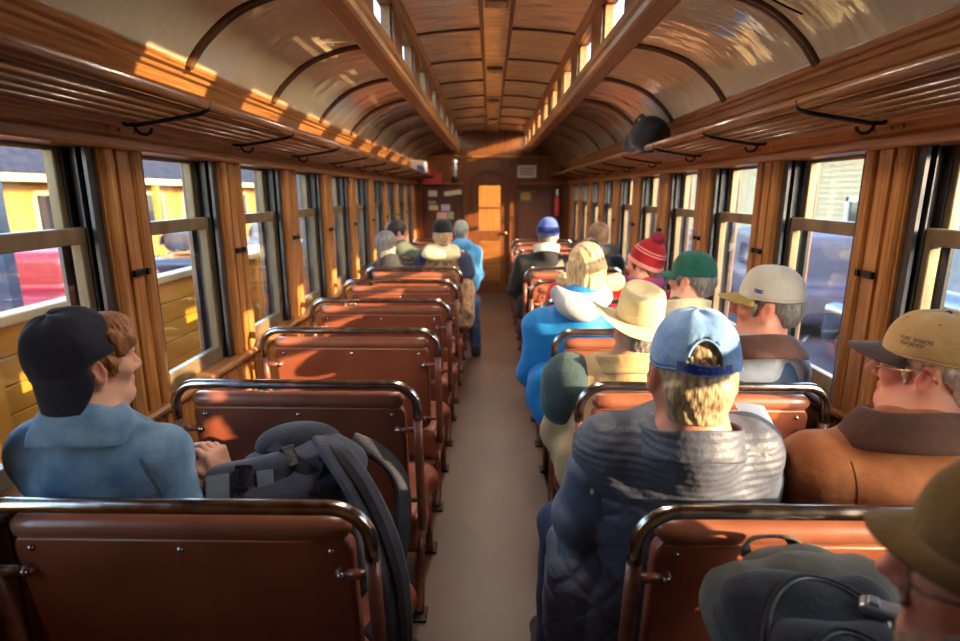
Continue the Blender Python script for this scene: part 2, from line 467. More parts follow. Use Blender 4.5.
# ------------------------------------------------------------------ ceiling: two side vaults, raised centre deck, ribs
VP = spline([(1.075, 0, 2.03), (1.04, 0, 2.078), (1.0, 0, 2.12), (.93, 0, 2.178), (.85, 0, 2.222), (.74, 0, 2.258), (.65, 0, 2.274), (.56, 0, 2.28)], 4)
ceil = empty('ceiling', (0, 0, 0), kind='structure')
for s, side in SIDES:
    lo_ = [(s * p.x, p.z) for p in VP]; up_ = [(s * (p.x + .02), p.z + .03) for p in reversed(VP)]
    MB().extr(lo_ + up_, Y0, Y1).build('side_vault', M['enamel'], ceil, smooth=True, fix=True)
DP = [(x / 10, 2.55 - .15 * (x / 10) ** 2) for x in (-5.2, -4, -3, -2, -1, 0, 1, 2, 3, 4, 5.2)]
MB().extr(DP + [(.52, 2.6), (-.52, 2.6)], Y0, Y1).build('centre_deck', M['deck'], ceil)
MB().box((-.075, Y0, 2.533), (.075, Y1, 2.56)).build('centre_board', M['deck'], ceil, bevel=.004)
for x in (-.083, .083): MB().box((x - .011, Y0, 2.525), (x + .011, Y1, 2.56)).build('deck_moulding', M['rib'], ceil, bevel=.004)
ribv = MB()
for s, side in SIDES:
    for dy in (-.011, .011): ribv.tube([(s * (p.x - .003), dy, p.z - .004) for p in VP], .011, 6)
    ribv.tube([(s * (p.x - .006), 0, p.z - .009) for p in VP], .009, 6)
rib = ribv.build('rib', M['rib'], ceil, smooth=True)
ribd = MB()
for s in (-1, 1):
    ribd.tube([(s * x, 0, 2.55 - .15 * x * x - .002) for x in (.094, .18, .27, .36, .46, .5)], .011, 6)
rib2 = ribd.build('deck_rib', M['rib'], ceil, smooth=True)
for i, y in enumerate([P0 + .22 + PITCH * k for k in range(-3, 10)]):
    if i == 0: rib.location = (0, y, 0); rib2.location = (0, y, 0)
    else:
        for r0 in (rib, rib2): c = copy_tree(r0, ceil); c.location = (0, y, 0)

# clerestory: beam below, windows, rail above
for s, side in SIDES:
    bp = [(.64, 2.3), (.64, 2.265), (.628, 2.25), (.61, 2.246), (.602, 2.23), (.59, 2.222), (.52, 2.222), (.507, 2.23), (.502, 2.25), (.49, 2.26), (.49, 2.29), (.502, 2.302), (.57, 2.302), (.57, 2.3)]
    o = MB().extr([(s * a, b) for a, b in bp], Y0, Y1).build('trim_clerestory_beam_' + side, M['wood_y'], bevel=.002); o['kind'] = 'structure'
    up = [(.57, 2.482), (.5, 2.482), (.488, 2.49), (.48, 2.502), (.465, 2.508), (.465, 2.516), (.51, 2.55), (.57, 2.55)]
    o = MB().extr([(s * a, b) for a, b in up], Y0, Y1).build('trim_clerestory_rail_' + side, M['wood_y'], bevel=.002); o['kind'] = 'structure'
    w = MB()
    HW = .245
    w.box((s * .5, -PITCH / 2, 2.3), (s * .565, -HW, 2.485)); w.box((s * .5, HW, 2.3), (s * .565, PITCH / 2, 2.485))
    w.box((s * .515, -HW, 2.3), (s * .555, -HW + .018, 2.485)); w.box((s * .515, HW - .018, 2.3), (s * .555, HW, 2.485))
    w.box((s * .515, -HW, 2.3), (s * .555, HW, 2.314)); w.box((s * .515, -HW, 2.48), (s * .555, HW, 2.485))
    cw = w.build('window_%d' % wn, M['wood_y'], bevel=.003); cw['kind'] = 'structure'
    if s: pass
    MB().box((s * .533, -HW + .016, 2.312), (s * .536, HW - .016, 2.472)).build('pane', M['glass'], cw)
    fl = MB().box((s * .5, Y0, 2.3), (s * .565, 2.71 - 2.5 * PITCH, 2.48)); fl.box((s * .5, 2.71 + 8.5 * PITCH - .384 + .38, 2.3), (s * .565, Y1, 2.48)); fl.build('trim_clerestory_end_' + side, M['wood_y'])['kind'] = 'structure'
    for i, y in enumerate([2.71 + PITCH * k for k in range(-2, 9)]):
        if i == 0: cw.location = (0, y, 0)
        else: c = copy_tree(cw); c.location = (0, y, 0); c.name = 'window_%d' % wn
        wn += 1

# ------------------------------------------------------------------ end wall with the arched door
bw = MB()
DX0, DX1 = -.36, .28; DC = (DX0 + DX1) / 2
bw.box((-1.4, Y1, 0), (DX0, Y1 + .08, 2.7)); bw.box((DX1, Y1, 0), (1.4, Y1 + .08, 2.7)); bw.box((DX0, Y1, 1.93), (DX1, Y1 + .08, 2.7))
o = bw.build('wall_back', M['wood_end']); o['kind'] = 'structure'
MB().box((-1.4, Y0 - .08, 0), (1.4, Y0, 2.7)).build('wall_front', M['wood_z'])['kind'] = 'structure'
tb = MB()
tb.box((-1.07, Y1 - .035, 2.14), (1.07, Y1, 2.175)); tb.box((-1.2, Y1 - .03, 1.74), (DX0 - .09, Y1, 1.775)); tb.box((DX1 + .09, Y1 - .03, 1.74), (1.2, Y1, 1.775))
tb.build('trim_end_rails', M['wood_x'], bevel=.006)['kind'] = 'structure'
ar = MB()                                                   # arched casing round the door
for xx in (DX0 - .045, DX1 + .045): ar.box((xx - .045, Y1 - .04, 0), (xx + .045, Y1, 1.72))
n = 20; Ra, Rb = (DX1 - DX0) / 2, (DX1 - DX0) / 2 + .09
ring = []
for i in range(n + 1):
    a = PI * i / n; ring.append((a, math.cos(a), math.sin(a)))
for i in range(n):
    (a0, c0, s0), (a1, c1, s1) = ring[i], ring[i + 1]
    q = [(DC + Ra * c0, 1.72 + .7 * Ra * s0), (DC + Rb * c0, 1.72 + .75 * Rb * s0), (DC + Rb * c1, 1.72 + .75 * Rb * s1), (DC + Ra * c1, 1.72 + .7 * Ra * s1)]
    ar.extr(q, Y1 - .04, Y1)
ar.build('trim_door_arch', M['wood_end'])['kind'] = 'structure'
sp = MB()                                                   # spandrel above the door leaf
for i in range(n):
    (a0, c0, s0), (a1, c1, s1) = ring[i], ring[i + 1]
    q = [(DC + Ra * c0, 1.72 + .7 * Ra * s0), (DC + Ra * c1, 1.72 + .7 * Ra * s1), (DC + Ra * c1, 1.95), (DC + Ra * c0, 1.95)]
    sp.extr(q, Y1 - .02, Y1)
sp.build('trim_door_spandrel', M['wood_x'])['kind'] = 'structure'
d = MB(); y0, y1 = Y1 + .01, Y1 + .055
wx0, wx1, wz0, wz1 = DC - .17, DC + .17, 1.02, 1.72
d.box((DX0, y0, 0), (wx0, y1, 1.95)); d.box((wx1, y0, 0), (DX1, y1, 1.95)); d.box((wx0, y0, 0), (wx1, y1, wz0)); d.box((wx0, y0, wz1), (wx1, y1, 1.95))
d.box((wx0, y0 + .01, 1.36), (wx1, y1 - .01, 1.385))
door = d.build('door_1', M['wood_end'], bevel=.005); door['kind'] = 'structure'
MB().box((wx0 - .003, y0 + .02, wz0 - .003), (wx1 + .003, y0 + .023, wz1 + .003)).build('door_pane', M['glass'], door)
dp = MB(); dp.box((wx0, y0 - .012, .2), (wx1, y0, .85)); dp.build('lower_panel', M['wood_x'], door, bevel=.01)
MB().lathe([(.0, 0), (.018, .0), (.02, .02), (.028, .03), (.03, .045), (.02, .058), (0, .06)], 14, Matrix.Translation((DX1 - .07, y0 - .0, .98)) @ Matrix.Rotation(PI / 2, 4, 'X'), caps=False).build('door_knob', M['brass'], door, smooth=True)
# vestibule beyond the door
v = MB(); v.box((-1.3, Y1 + .95, 0), (1.3, Y1 + 1.0, 2.5)); v.build('wall_vestibule', M['wood_z'])['kind'] = 'structure'
pb = MB(); pb.box((DX1 + .12, Y1 - .03, .1), (1.1, Y1, 1.72)); pb.build('trim_locker_panel', M['wood_dark'], bevel=.01)['kind'] = 'structure'
pl = MB(); pl.box((-1.1, Y1 - .03, .1), (DX0 - .12, Y1, 1.72)); pl.build('trim_board_panel', M['wood_dark'], bevel=.01)['kind'] = 'structure'
# ================================================================== luggage racks
for s, side in SIDES:
    org = (s * 1.05, (Y0 + Y1) / 2, 1.84)
    rk = empty('luggage_rack', org, 'long slatted wooden luggage rack with iron hooks above the ' + ('windows beside the empty seats' if s < 0 else 'windows, dark bag lying on it'), 'luggage rack', 'luggage racks along both sides')
    def zz(x): return 1.826 + (1.165 - x) * .15
    for x in (1.15, 1.105, 1.06, 1.015, .97):
        MB().tube([(s * x, Y0, zz(x)), (s * x, Y1, zz(x))], .0098, 8).build('slat', M['wood_rack'], rk, smooth=True, org=org)
    MB().tube([(s * .915, Y0, zz(.915) + .006), (s * .915, Y1, zz(.915) + .006)], .019, 10).build('front_rail', M['wood_rack'], rk, smooth=True, org=org)
    b = MB(); o2 = V(org)
    b.tube([(s * x, 0, z) for x, z in [(.9, zz(.9) + .01), (.905, zz(.905) - .012), (.93, zz(.93) - .02), (1.03, zz(1.03) - .022), (1.13, zz(1.13) - .022), (1.17, zz(1.17) - .015), (1.2, 1.845)]], .0072, 8)
    br = b.build('bracket', M['iron'], rk, smooth=True, org=(org[0], 0, org[2]))
    h = MB(); h.tube([(s * 1.135, 0, zz(1.135) - .02)] + [(s * (1.1 - .032 * math.cos(a)), 0, 1.79 - .035 * math.sin(a)) for a in [-PI * .95 + i * PI * 1.25 / 10 + PI * .0 for i in range(0)]] +
                     [(s * 1.14, 0, 1.812), (s * 1.138, 0, 1.795), (s * 1.126, 0, 1.782), (s * 1.106, 0, 1.779), (s * 1.092, 0, 1.787), (s * 1.087, 0, 1.8)], .0055, 7)
    hk = h.build('coat_hook', M['iron'], br, smooth=True, org=(org[0], 0, org[2]))
    pl = MB().box((s * 1.206, -.035, 1.825), (s * 1.19, .035, 1.875)); pl.build('wall_plate', M['iron'], br, bevel=.003, org=(org[0], 0, org[2]))
    for y in [P0 - .02 + PITCH * k for k in range(-1, 10)]:
        for dy in (-.07, -.02, .06):
            MB().lathe([(0, 0), (.006, .001), (.007, .003), (.004, .007), (0, .008)], 8, Matrix.Translation((s * 1.182, y + dy, HEAD + .057)) @ Matrix.Rotation(-s * PI / 2, 4, 'Y'), caps=False).build('screw', M['brass'], bpy.data.objects['trim_header_' + side], smooth=True)
    ys = [P0 - .02 + PITCH * k for k in range(-1, 10)]
    for i, y in enumerate(ys):
        c = br if i == 0 else copy_tree(br, rk)
        c.location = (0, y - org[1], 0)

# ------------------------------------------------------------------ ceiling lamps / vents along the centre board
lm = mat('milk_glass', rgb(190, 170, 130), rough=.3)
names = ['nearest', 'second', 'third', 'farthest']
proto = None
for i, y in enumerate((1.5, 3.05, 4.6, 6.1, 7.6)):
    lab = 'small square brass ceiling lamp, ' + ['above the boy and the quilted jacket', 'the nearest one in view', 'second one in view', 'third one in view', 'the one nearest the end door'][i]
    if proto is None:
        L_ = empty('ceiling_lamp', (0, y, 2.534), lab, 'ceiling lamp', 'lamps on the centre board')
        MB().box((-.06, -.06, -.022), (.06, .06, 0)).build('housing', M['brass'], L_, bevel=.008)
        MB().lathe([(0, -.04), (.025, -.036), (.042, -.024), (.046, -.02)], 16, caps=False).build('lens', lm, L_, smooth=True)
        proto = L_
    else:
        c = copy_tree(proto); c.location = (0, y, 2.534); c['label'] = lab
    ll = bpy.data.lights.new('lamp_fill', 'SPOT'); ll.spot_size = math.radians(160); ll.spot_blend = .6; ll.energy = LAMP_FILL; ll.color = (1, .86, .7); ll.shadow_soft_size = .12  # added fill light for the interior; the fittings themselves look unlit
    lo_ = bpy.data.objects.new('lamp_fill', ll); COL.objects.link(lo_); lo_.location = (0, y, 2.47)

# ================================================================== walk-over seats
def make_seat():
    r = empty('coach_seat', (0, 0, 0))
    tilt = math.radians(7)
    def T(x, y, z): return (x, y + (0.965 - z) * math.tan(tilt), z)      # recline: the top leans to the camera
    # back panel: rounded rectangle, a little padded
    W, zb, zt, rad = .374, .43, .905, .05
    out = []
    for cx, cz, a0 in ((W - rad, zt - .02 - rad, 0), (-W + rad, zt - .02 - rad, PI / 2), (-W + rad, zb + rad, PI), (W - rad, zb + rad, 1.5 * PI)):
        for k in range(7):
            a = a0 + PI / 2 * k / 6; out.append((cx + rad * math.cos(a), cz + rad * math.sin(a)))
    m = MB(); n = len(out)
    vs = [T(x, .012, z) for x, z in out] + [T(x, .058, z) for x, z in out]
    m.raw(vs, [(i, (i + 1) % n, n + (i + 1) % n, n + i) for i in range(n)] + [tuple(range(n)), tuple(reversed(range(n, 2 * n)))])
    bp = m.build('back_panel', M['leather'], r, bevel=.012, seg=3)
    st = MB().tube([T(x, .0115, .868) for x in (-W + .02, 0, W - .02)], .0028, 6); st.build('piping', M['stitch'], bp, smooth=True)
    rl = MB()
    xs = [-W + .002] + [-W + .02 + (2 * W - .04) * k / 14 for k in range(15)] + [W - .002]
    pts = [T(x, .033, .896) for x in xs]
    rl.tube(pts, .03, 14, rs=[.012] + [.0285 + .001 * math.sin(k * 2.1) for k in range(15)] + [.012])
    rl.build('top_roll', M['leather_roll'], r, smooth=True)
    # bent tube round the back: bright top, painted legs
    HX, R = .42, .085; zc = .965 - R
    top = [(-HX, zc - .05)] + [(-HX + R - R * math.cos(a), zc + R * math.sin(a)) for a in [PI / 2 * k / 8 for k in range(9)]] + \
          [(HX - R + R * math.sin(a), zc + R * math.cos(a)) for a in [PI / 2 * k / 8 for k in range(9)]] + [(HX, zc - .05)]
    MB().tube([T(x, 0, z) for x, z in top], .0165, 12).build('top_rail', M['chrome'], r, smooth=True)
    for s in (-1, 1):
        MB().tube([T(s * HX, 0, z) for z in (zc - .045, .7, .5, .42)] + [(s * HX, .1, .36)], .0168, 10).build('side_rail', M['brown_paint'], r, smooth=True)
        for z in (.79, .5):
            b = MB(); b.tube([T(s * HX, 0, z), T(s * (W - .02), .004, z)], .011, 8); b.tube([T(s * (W - .025), -.004, z), T(s * (W - .025), .02, z)], .014, 10)
            bk = b.build('bracket', M['brown_paint'], r, smooth=True)
            MB().lathe([(0, 0), (.0085, .001), (.009, .004), (.006, .008), (0, .009)], 10, Matrix.Translation(T(s * (W - .025), -.003, z)) @ Matrix.Rotation(PI / 2, 4, 'X'), caps=False).build('bolt', M['chrome'], bk, smooth=True)
        # floor pedestal: two splayed legs with a foot
        lg = MB(); x = s * .402
        lg.tube([(x, .12, .3), (x, .13, .2), (x, .1, .03), (x, .06, .012)], .016, 8); lg.tube([(x, .42, .3), (x, .41, .2), (x, .44, .03), (x, .48, .012)], .016, 8)
        lg.tube([(x, .12, .24), (x, .42, .24)], .012, 8)
        leg = lg.build('leg', M['brown_paint'], r, smooth=True)
        MB().box((x - .03, .02, 0), (x + .03, .1, .012)).build('foot_plate', M['iron'], leg, bevel=.003); MB().box((x - .03, .44, 0), (x + .03, .52, .012)).build('foot_plate', M['iron'], leg, bevel=.003)
    for x in (-.33, 0, .33):
        MB().lathe([(0, 0), (.008, .001), (.0085, .003), (.005, .007), (0, .008)], 10, Matrix.Translation(T(x, .0125, .845)) @ Matrix.Rotation(PI / 2, 4, 'X'), caps=False).build('bolt', M['chrome'], r, smooth=True)
    MB().lathe([(0, 0), (.007, .001), (.007, .003), (.004, .006), (0, .007)], 10, Matrix.Translation(T(.09, .0125, .56)) @ Matrix.Rotation(PI / 2, 4, 'X'), caps=False).build('bolt', M['chrome'], r, smooth=True)
    F = Field().rbox((0, .31, .335), (.375, .18, .05), .034)
    F.cone((-.385, .468, .358), (.385, .468, .358), .062, .062, k=.03).cone((-.38, .18, .355), (.38, .18, .355), .055, k=.03)
    sdf_obj('seat_cushion', F, .012, M['leather'], r)
    fr = MB(); fr.box((-.41, .11, .24), (.41, .48, .27)); fr.build('seat_frame', M['brown_paint'], r, bevel=.004)
    return r

ROWS = [1.04 + PITCH * k for k in range(-1, 10)]
SXL, SXR = -.70, .70
seat0 = make_seat()
first = True
seat_labels = {
 ('L', 0): 'brown leather seat in shade with chrome rail, boy in denim jacket and backpack on it',
 ('L', 1): 'brown leather seat right in front of the boy in the denim jacket',
 ('L', 2): 'empty brown leather seat, second ahead of the boy in the denim jacket',
 ('L', 3): 'empty brown leather seat, third ahead of the boy in the denim jacket',
 ('L', 4): 'empty brown leather seat, fourth ahead of the boy in the denim jacket',
 ('L', 5): 'brown leather seat under the grey haired passenger and the man with cream hood',
 ('L', 6): 'brown leather seat one row ahead of the grey haired passenger',
 ('L', 7): 'brown leather seat under the passenger in the light blue hooded jacket',
 ('L', 8): 'brown leather seat on the denim boy side, last but one before the notice board',
 ('L', 9): 'brown leather seat on the denim boy side, nearest the notice board',
 ('R', -1): 'brown leather seat under the bespectacled man closest to the camera',
 ('R', 0): 'brown leather seat under the man in the quilted jacket',
 ('R', 1): 'brown leather seat under the passenger in the cowboy hat',
 ('R', 2): 'brown leather seat under the blonde woman in the blue jacket',
 ('R', 3): 'brown leather seat under the red knit hat passenger, fur hood beside',
 ('R', 4): 'brown leather seat between the fur hood passenger and the blue beanie man, nobody on it',
 ('R', 5): 'brown leather seat under the man in the blue beanie',
 ('R', 6): 'brown leather seat one row ahead of the blue beanie man',
 ('R', 7): 'brown leather seat two rows ahead of the blue beanie man',
 ('R', 8): 'brown leather seat on the beanie man side, last but one before the dark end panel',
 ('R', 9): 'brown leather seat on the beanie man side, nearest the dark end panel',
}
for (sd, k), lab in seat_labels.items():
    c = seat0 if first else copy_tree(seat0); first = False
    c.location = (SXL if sd == 'L' else SXR, 1.04 + PITCH * k, 0)
    tag(c, lab, 'seat', 'walk-over seats')
# ================================================================== outside: yard, open car, depot, parked vehicles
M['asphalt'] = mat('asphalt', rgb(64, 58, 68), rgb(84, 76, 84), rough=.9, nscale=1.2, detail=8, bump=.2, bscale=30)
M['ballast'] = mat('ballast', rgb(84, 74, 66), rgb(132, 118, 104), rough=.95, nscale=14, detail=6, bump=.5, bscale=25)
M['yellow'] = mat('yellow_paint', rgb(176, 114, 24), rgb(196, 134, 36), rough=.55, nscale=3, stretch=(1, .3, 2), bump=.1, bscale=20)
M['cream'] = mat('cream_paint', rgb(172, 142, 96), rgb(186, 158, 108), rough=.6, nscale=2)
M['white_trim'] = mat('white_trim', rgb(204, 200, 188), rgb(216, 212, 202), rough=.6, nscale=3)
M['roof_dark'] = mat('dark_roof', rgb(30, 32, 44), rgb(44, 46, 58), rough=.9, nscale=5, bump=.2, spec=.1)
M['dark_glass'] = mat('dark_window_glass', rgb(26, 32, 40), rough=.08, spec=.8)
M['steel_blue'] = mat('blue_grey_steel', rgb(34, 44, 64), rgb(48, 60, 82), rough=.5, metal=.3, nscale=6)
M['grey_wall'] = mat('grey_board_wall', rgb(128, 122, 116), rgb(150, 144, 136), rough=.8, nscale=4, stretch=(1, 1, .2))
GZ = -1.1
MB().box((-60, -30, GZ - .2), (60, 90, GZ)).build('ground', M['asphalt'])['kind'] = 'structure'
MB().box((-5.2, -25, GZ), (1.9, 85, GZ + .06)).build('ground_ballast', M['ballast'])['kind'] = 'structure'
# coach roof shell, seen only from outside but it keeps the sky out
MB().extr([(-.56, 2.33), (-1.3, 2.1), (-1.5, 2.0), (-1.5, 2.04), (-1.3, 2.16), (-.58, 2.34)], Y0, Y1).extr([(.56, 2.33), (1.3, 2.1), (1.5, 2.0), (1.5, 2.04), (1.3, 2.16), (.58, 2.34)], Y0, Y1).build('roof_shell_lower', M['roof_dark'])['kind'] = 'structure'
MB().box((-.62, Y0 - .1, 2.6), (.62, Y1 + 1.2, 2.68)).build('roof_shell', M['roof_dark'])['kind'] = 'structure'

g0 = empty('open_gondola_car', (-3.5, 5, GZ), 'yellow plank sided open railway car with pale top rail on the next track', 'railway car')
og = (-3.5, 5, GZ)
for xx, nm in ((-2.36, 'plank_side'), (-4.64, 'far_side')):
    b = MB()
    for k in range(7 if xx > -4 else 1):
        b.box((xx - .03, -6, .02 + k * .14 - .02), (xx + .03, 24, .02 + k * .14 + .115))
    b.build(nm, M['yellow'], g0, org=og, bevel=.006)
    zt = .99 if xx > -4 else .13; b = MB(); b.box((xx - .05, -6, zt), (xx + .06, 24, zt + .05)); b.build('top_rail', M['cream'], g0, org=og, bevel=.008)
b = MB()
for k in range(30): b.box((-2.33, -5.8 + k * 1.02, -.1), (-2.29, -5.72 + k * 1.02, .985))
b.build('side_stakes', M['yellow'], g0, org=og)
MB().box((-4.65, -6, -.25), (-2.35, 24, -.08)).build('car_floor', M['roof_dark'], g0, org=og)
for yy in (-3, 1, 14, 18):
    w = MB(); w.lathe([(0, -.06), (.38, -.06), (.42, -.05), (.38, .05), (.36, .06), (0, .06)], 20, Matrix.Translation((-2.75, yy, GZ + .48)) @ Matrix.Rotation(PI / 2, 4, 'Y'), caps=False)
    w.build('wheel', M['iron'], g0, org=og, smooth=True)

def car(loc, rz, paint, label, h=1.45, L=4.4, kind='car', van=False):
    r = empty(kind, loc, label, 'car' if not van else 'van', 'vehicles parked in the yard', rz=rz)
    F = Field().rbox((0, 0, .62), (.72, L / 2 - .22, .2), .16, k=.05)
    if van: F.rbox((0, -.3, h * .62), (.66, L / 2 - .8, h * .3), .16, k=.15)
    else: F.rbox((0, -.25, h - .36), (.52, L * .2, .14), .2, k=.22)
    for sx in (-1, 1):
        for sy in (-1, 1): F.ell((sx * .84, sy * L * .31, .33), (.2, .37, .37), k=.03, op='s')
    sdf_obj('body', F, .055, paint, r)
    for sx in (-1, 1):
        for sy in (-1, 1):
            t = MB(); t.lathe([(0, -.1), (.2, -.1), (.3, -.09), (.32, -.05), (.32, .05), (.3, .09), (.2, .1), (0, .1)], 18, Matrix.Translation((sx * .76, sy * L * .31, .32)) @ Matrix.Rotation(PI / 2, 4, 'Y'), caps=False)
            t.build('wheel', M['iron'], r, smooth=True)
        m = MB(); top = h * .62 + h * .22 if van else h - .26; bot = h * .62 - .05 if van else h - .52; xo = .835 if van else .735
        for (a, b) in ((-L * .34, -.3), (-.22, L * .16)) if van else ((-L * .25 - .25, -.3), (-.24, L * .2 - .2)):
            m.raw([(sx * (xo - .01), a, bot), (sx * (xo - .01), b, bot), (sx * (xo - .05 * (not van)), b - .08, top), (sx * (xo - .05 * (not van)), a + .08, top),
                   (sx * (xo + .03), a, bot), (sx * (xo + .03), b, bot), (sx * (xo - .01), b - .08, top), (sx * (xo - .01), a + .08, top)],
                  [(0, 1, 2, 3), (4, 5, 6, 7), (0, 1, 5, 4), (1, 2, 6, 5), (2, 3, 7, 6), (3, 0, 4, 7)])
        m.build('side_window', M['dark_glass'], r)
        MB().cbox((sx * .62, L / 2 - .03, .68), (.14, .05, .07)).build('headlight', M['white_trim'], r, bevel=.02)
    return r
pr = mat('red_car_paint', rgb(120, 16, 24), rough=.4, coat=.3); pk = mat('dark_car_paint', rgb(36, 40, 56), rough=.2, coat=1)
ps = mat('silver_car_paint', rgb(90, 94, 102), rough=.4, metal=.2, coat=.2); pw = mat('mauve_van_paint', rgb(70, 64, 80), rough=.6, coat=.0)
car((-8.6, 11.2, GZ), .15, pr, 'red car parked beyond the yellow open railway car', h=1.7)
car((-8.7, 17.2, GZ), .05, pk, 'dark blue car parked beyond the yellow open railway car', h=1.8, L=4.8)
car((-8.9, 23.4, GZ), .1, ps, 'silver car parked in front of the yellow depot', h=1.6)
car((6.6, 12.6, GZ), -.2, pw, 'mauve grey van parked by the cream building', h=1.9, L=4.9, kind='van', van=True)
car((6.2, 20.5, GZ), .1, ps, 'silver car parked by the cream building', h=1.55)
car((6.4, 7.2, GZ), .0, pk, 'dark car parked outside the windows beside the capped men', h=1.5)

# canopy columns
for i, yy in enumerate((6.3, 11.5, 16.7)):
    c = empty('steel_column', (-5.6, yy, GZ), 'blue grey steel canopy column with diagonal brace, ' + ('seen above the boy', 'second along from the one above the boy', 'third along from the one above the boy')[i], 'column', 'canopy columns')
    o_ = (-5.6, yy, GZ)
    MB().box((-5.68, yy - .08, GZ), (-5.52, yy + .08, 3.4)).build('shaft', M['steel_blue'], c, org=o_)
    MB().tube([(-5.6, yy, 2.2), (-5.6, yy + 1.1, 3.2)], .05, 8).build('brace', M['steel_blue'], c, org=o_)
    MB().tube([(-5.6, yy, 2.2), (-5.6, yy - 1.1, 3.2)], .05, 8).build('brace', M['steel_blue'], c, org=o_)

# yellow depot on the far side of the yard
dp = empty('depot_building', (-15, 18, GZ), 'long yellow depot with pale fascia and dark roof across the yard', 'building'); od = (-15, 18, GZ)
b = MB(); b.box((-19, -2, GZ), (-15, 48, 2.0)); M['depot_yellow'] = mat('depot_yellow_paint', rgb(150, 98, 34), rgb(168, 114, 44), rough=.7, nscale=2)
b.build('wall', M['depot_yellow'], dp, org=od)
MB().box((-14.0, -3, 1.96), (-13.9, 49, 2.18)).build('fascia', M['cream'], dp, org=od)
MB().extr([(-13.9, 2.18), (-13.9, 2.24), (-17, 4.6), (-20, 2.3), (-20, 2.1), (-17, 2.1)], -3, 49).build('roof', M['roof_dark'], dp, org=od)
wp = None
for k in range(16):
    f = MB(); yy = 0
    f.box((-15.02, -.75, -.2), (-14.94, -.62, 1.7)); f.box((-15.02, .62, -.2), (-14.94, .75, 1.7)); f.box((-15.02, -.75, 1.55), (-14.94, .75, 1.7)); f.box((-15.02, -.75, -.2), (-14.94, .75, -.06))
    if wp is None:
        wp = f.build('window', M['cream'], dp, org=(-15, 0, GZ))
        MB().box((-14.985, -.63, -.08), (-14.97, .63, 1.56)).build('window_glass', M['dark_glass'], wp, org=(-15, 0, GZ))
        wp.location = (0, -18 + 1.2, 0)
    else:
        c = copy_tree(wp, dp); c.location = (0, -18 + 1.2 + k * 3.0, 0)
pp = None
for k in range(12):
    f = MB(); f.box((-14.25, -.1, GZ), (-14.05, .1, 1.98))
    if pp is None: pp = f.build('porch_post', M['depot_yellow'], dp, org=(-15, 0, GZ)); pp.location = (0, -18, 0)
    else: c = copy_tree(pp, dp); c.location = (0, -18 + k * 4, 0)

# cream sided building along the platform side: long, low eaves; unseen length behind the camera added to shade the yard
cb = empty('wooden_building', (11, 22, GZ), 'long cream clapboard building with white trim outside the windows', 'building'); oc = (11, 22, GZ)
b = MB(); z = GZ
b.box((11.05, -45, GZ), (17, 60, 2.9))
while z < 2.8:
    b.raw([(11.0, -45, z), (11.0, 60, z), (11.04, 60, z + .17), (11.04, -45, z + .17), (11.1, -45, z), (11.1, 60, z), (11.1, 60, z + .17), (11.1, -45, z + .17)],
          [(0, 1, 2, 3), (0, 1, 5, 4), (3, 2, 6, 7)]); z += .17
b.build('clapboard_wall', M['cream'], cb, org=oc, fix=False)
MB().extr([(10.6, 2.86), (10.6, 2.98), (14, 3.75), (17.5, 2.9), (17.5, 2.8)], -45, 60).build('roof', M['roof_dark'], cb, org=oc)
MB().box((10.9, 12.6, GZ), (11.05, 14.6, 2.9)).build('grey_wall_bay', M['grey_wall'], cb, org=oc)
for yy in (9.2, 12.6, 14.6, 20, 26, 33): MB().box((10.86, yy - .1, GZ), (11.02, yy + .1, 2.9)).build('corner_board', M['white_trim'], cb, org=oc)
MB().box((10.7, 8, 1.75), (11.02, 12.5, 1.9)).build('sill_course', M['white_trim'], cb, org=oc)
for yy in (10.6, 17, 23, 29.5, 38):
    f = MB(); f.box((10.9, yy - .8, .0), (11.02, yy - .66, 1.5)); f.box((10.9, yy + .66, .0), (11.02, yy + .8, 1.5)); f.box((10.9, yy - .8, 1.36), (11.02, yy + .8, 1.5)); f.box((10.86, yy - .85, -.1), (11.02, yy + .85, .04))
    w_ = f.build('window', M['white_trim'], cb, org=oc)
    MB().box((10.95, yy - .67, .02), (10.99, yy + .67, 1.38)).build('window_glass', M['dark_glass'], w_, org=oc)
for k in range(9):
    c = empty('fence_post', (4.6, 9 + k * 2.6, GZ)); tag(c, 'white wooden post of the platform fence', 'post', 'fence posts on the platform')
    MB().box((4.53, 8.93 + k * 2.6, GZ), (4.67, 9.07 + k * 2.6, GZ + 1.15)).build('shaft', M['white_trim'], c, org=(4.6, 9 + k * 2.6, GZ), bevel=.01)
    MB().box((4.5, 8.9 + k * 2.6, GZ + 1.15), (4.7, 9.1 + k * 2.6, GZ + 1.22)).build('post_cap', M['white_trim'], c, org=(4.6, 9 + k * 2.6, GZ), bevel=.01)
# ================================================================== people
def skin_mat(name, base):
    m = mat(name, base, tuple(min(1, c * 1.12) for c in base[:3]) + (1,), rough=.5, nscale=22, detail=5, bump=.12, bscale=160, bdist=.002, attr='tone')
    b = m.node_tree.nodes['Principled BSDF']
    b.inputs['Subsurface Weight'].default_value = .12; b.inputs['Subsurface Radius'].default_value = (.012, .005, .003)
    return m
SKIN = skin_mat('skin_fair', rgb(214, 156, 128)); SKIN_RED = skin_mat('skin_ruddy', rgb(206, 136, 110))
EYE = mat('eye_white', rgb(226, 220, 212), rough=.15); IRIS = mat('iris', rgb(60, 66, 70), rough=.1)

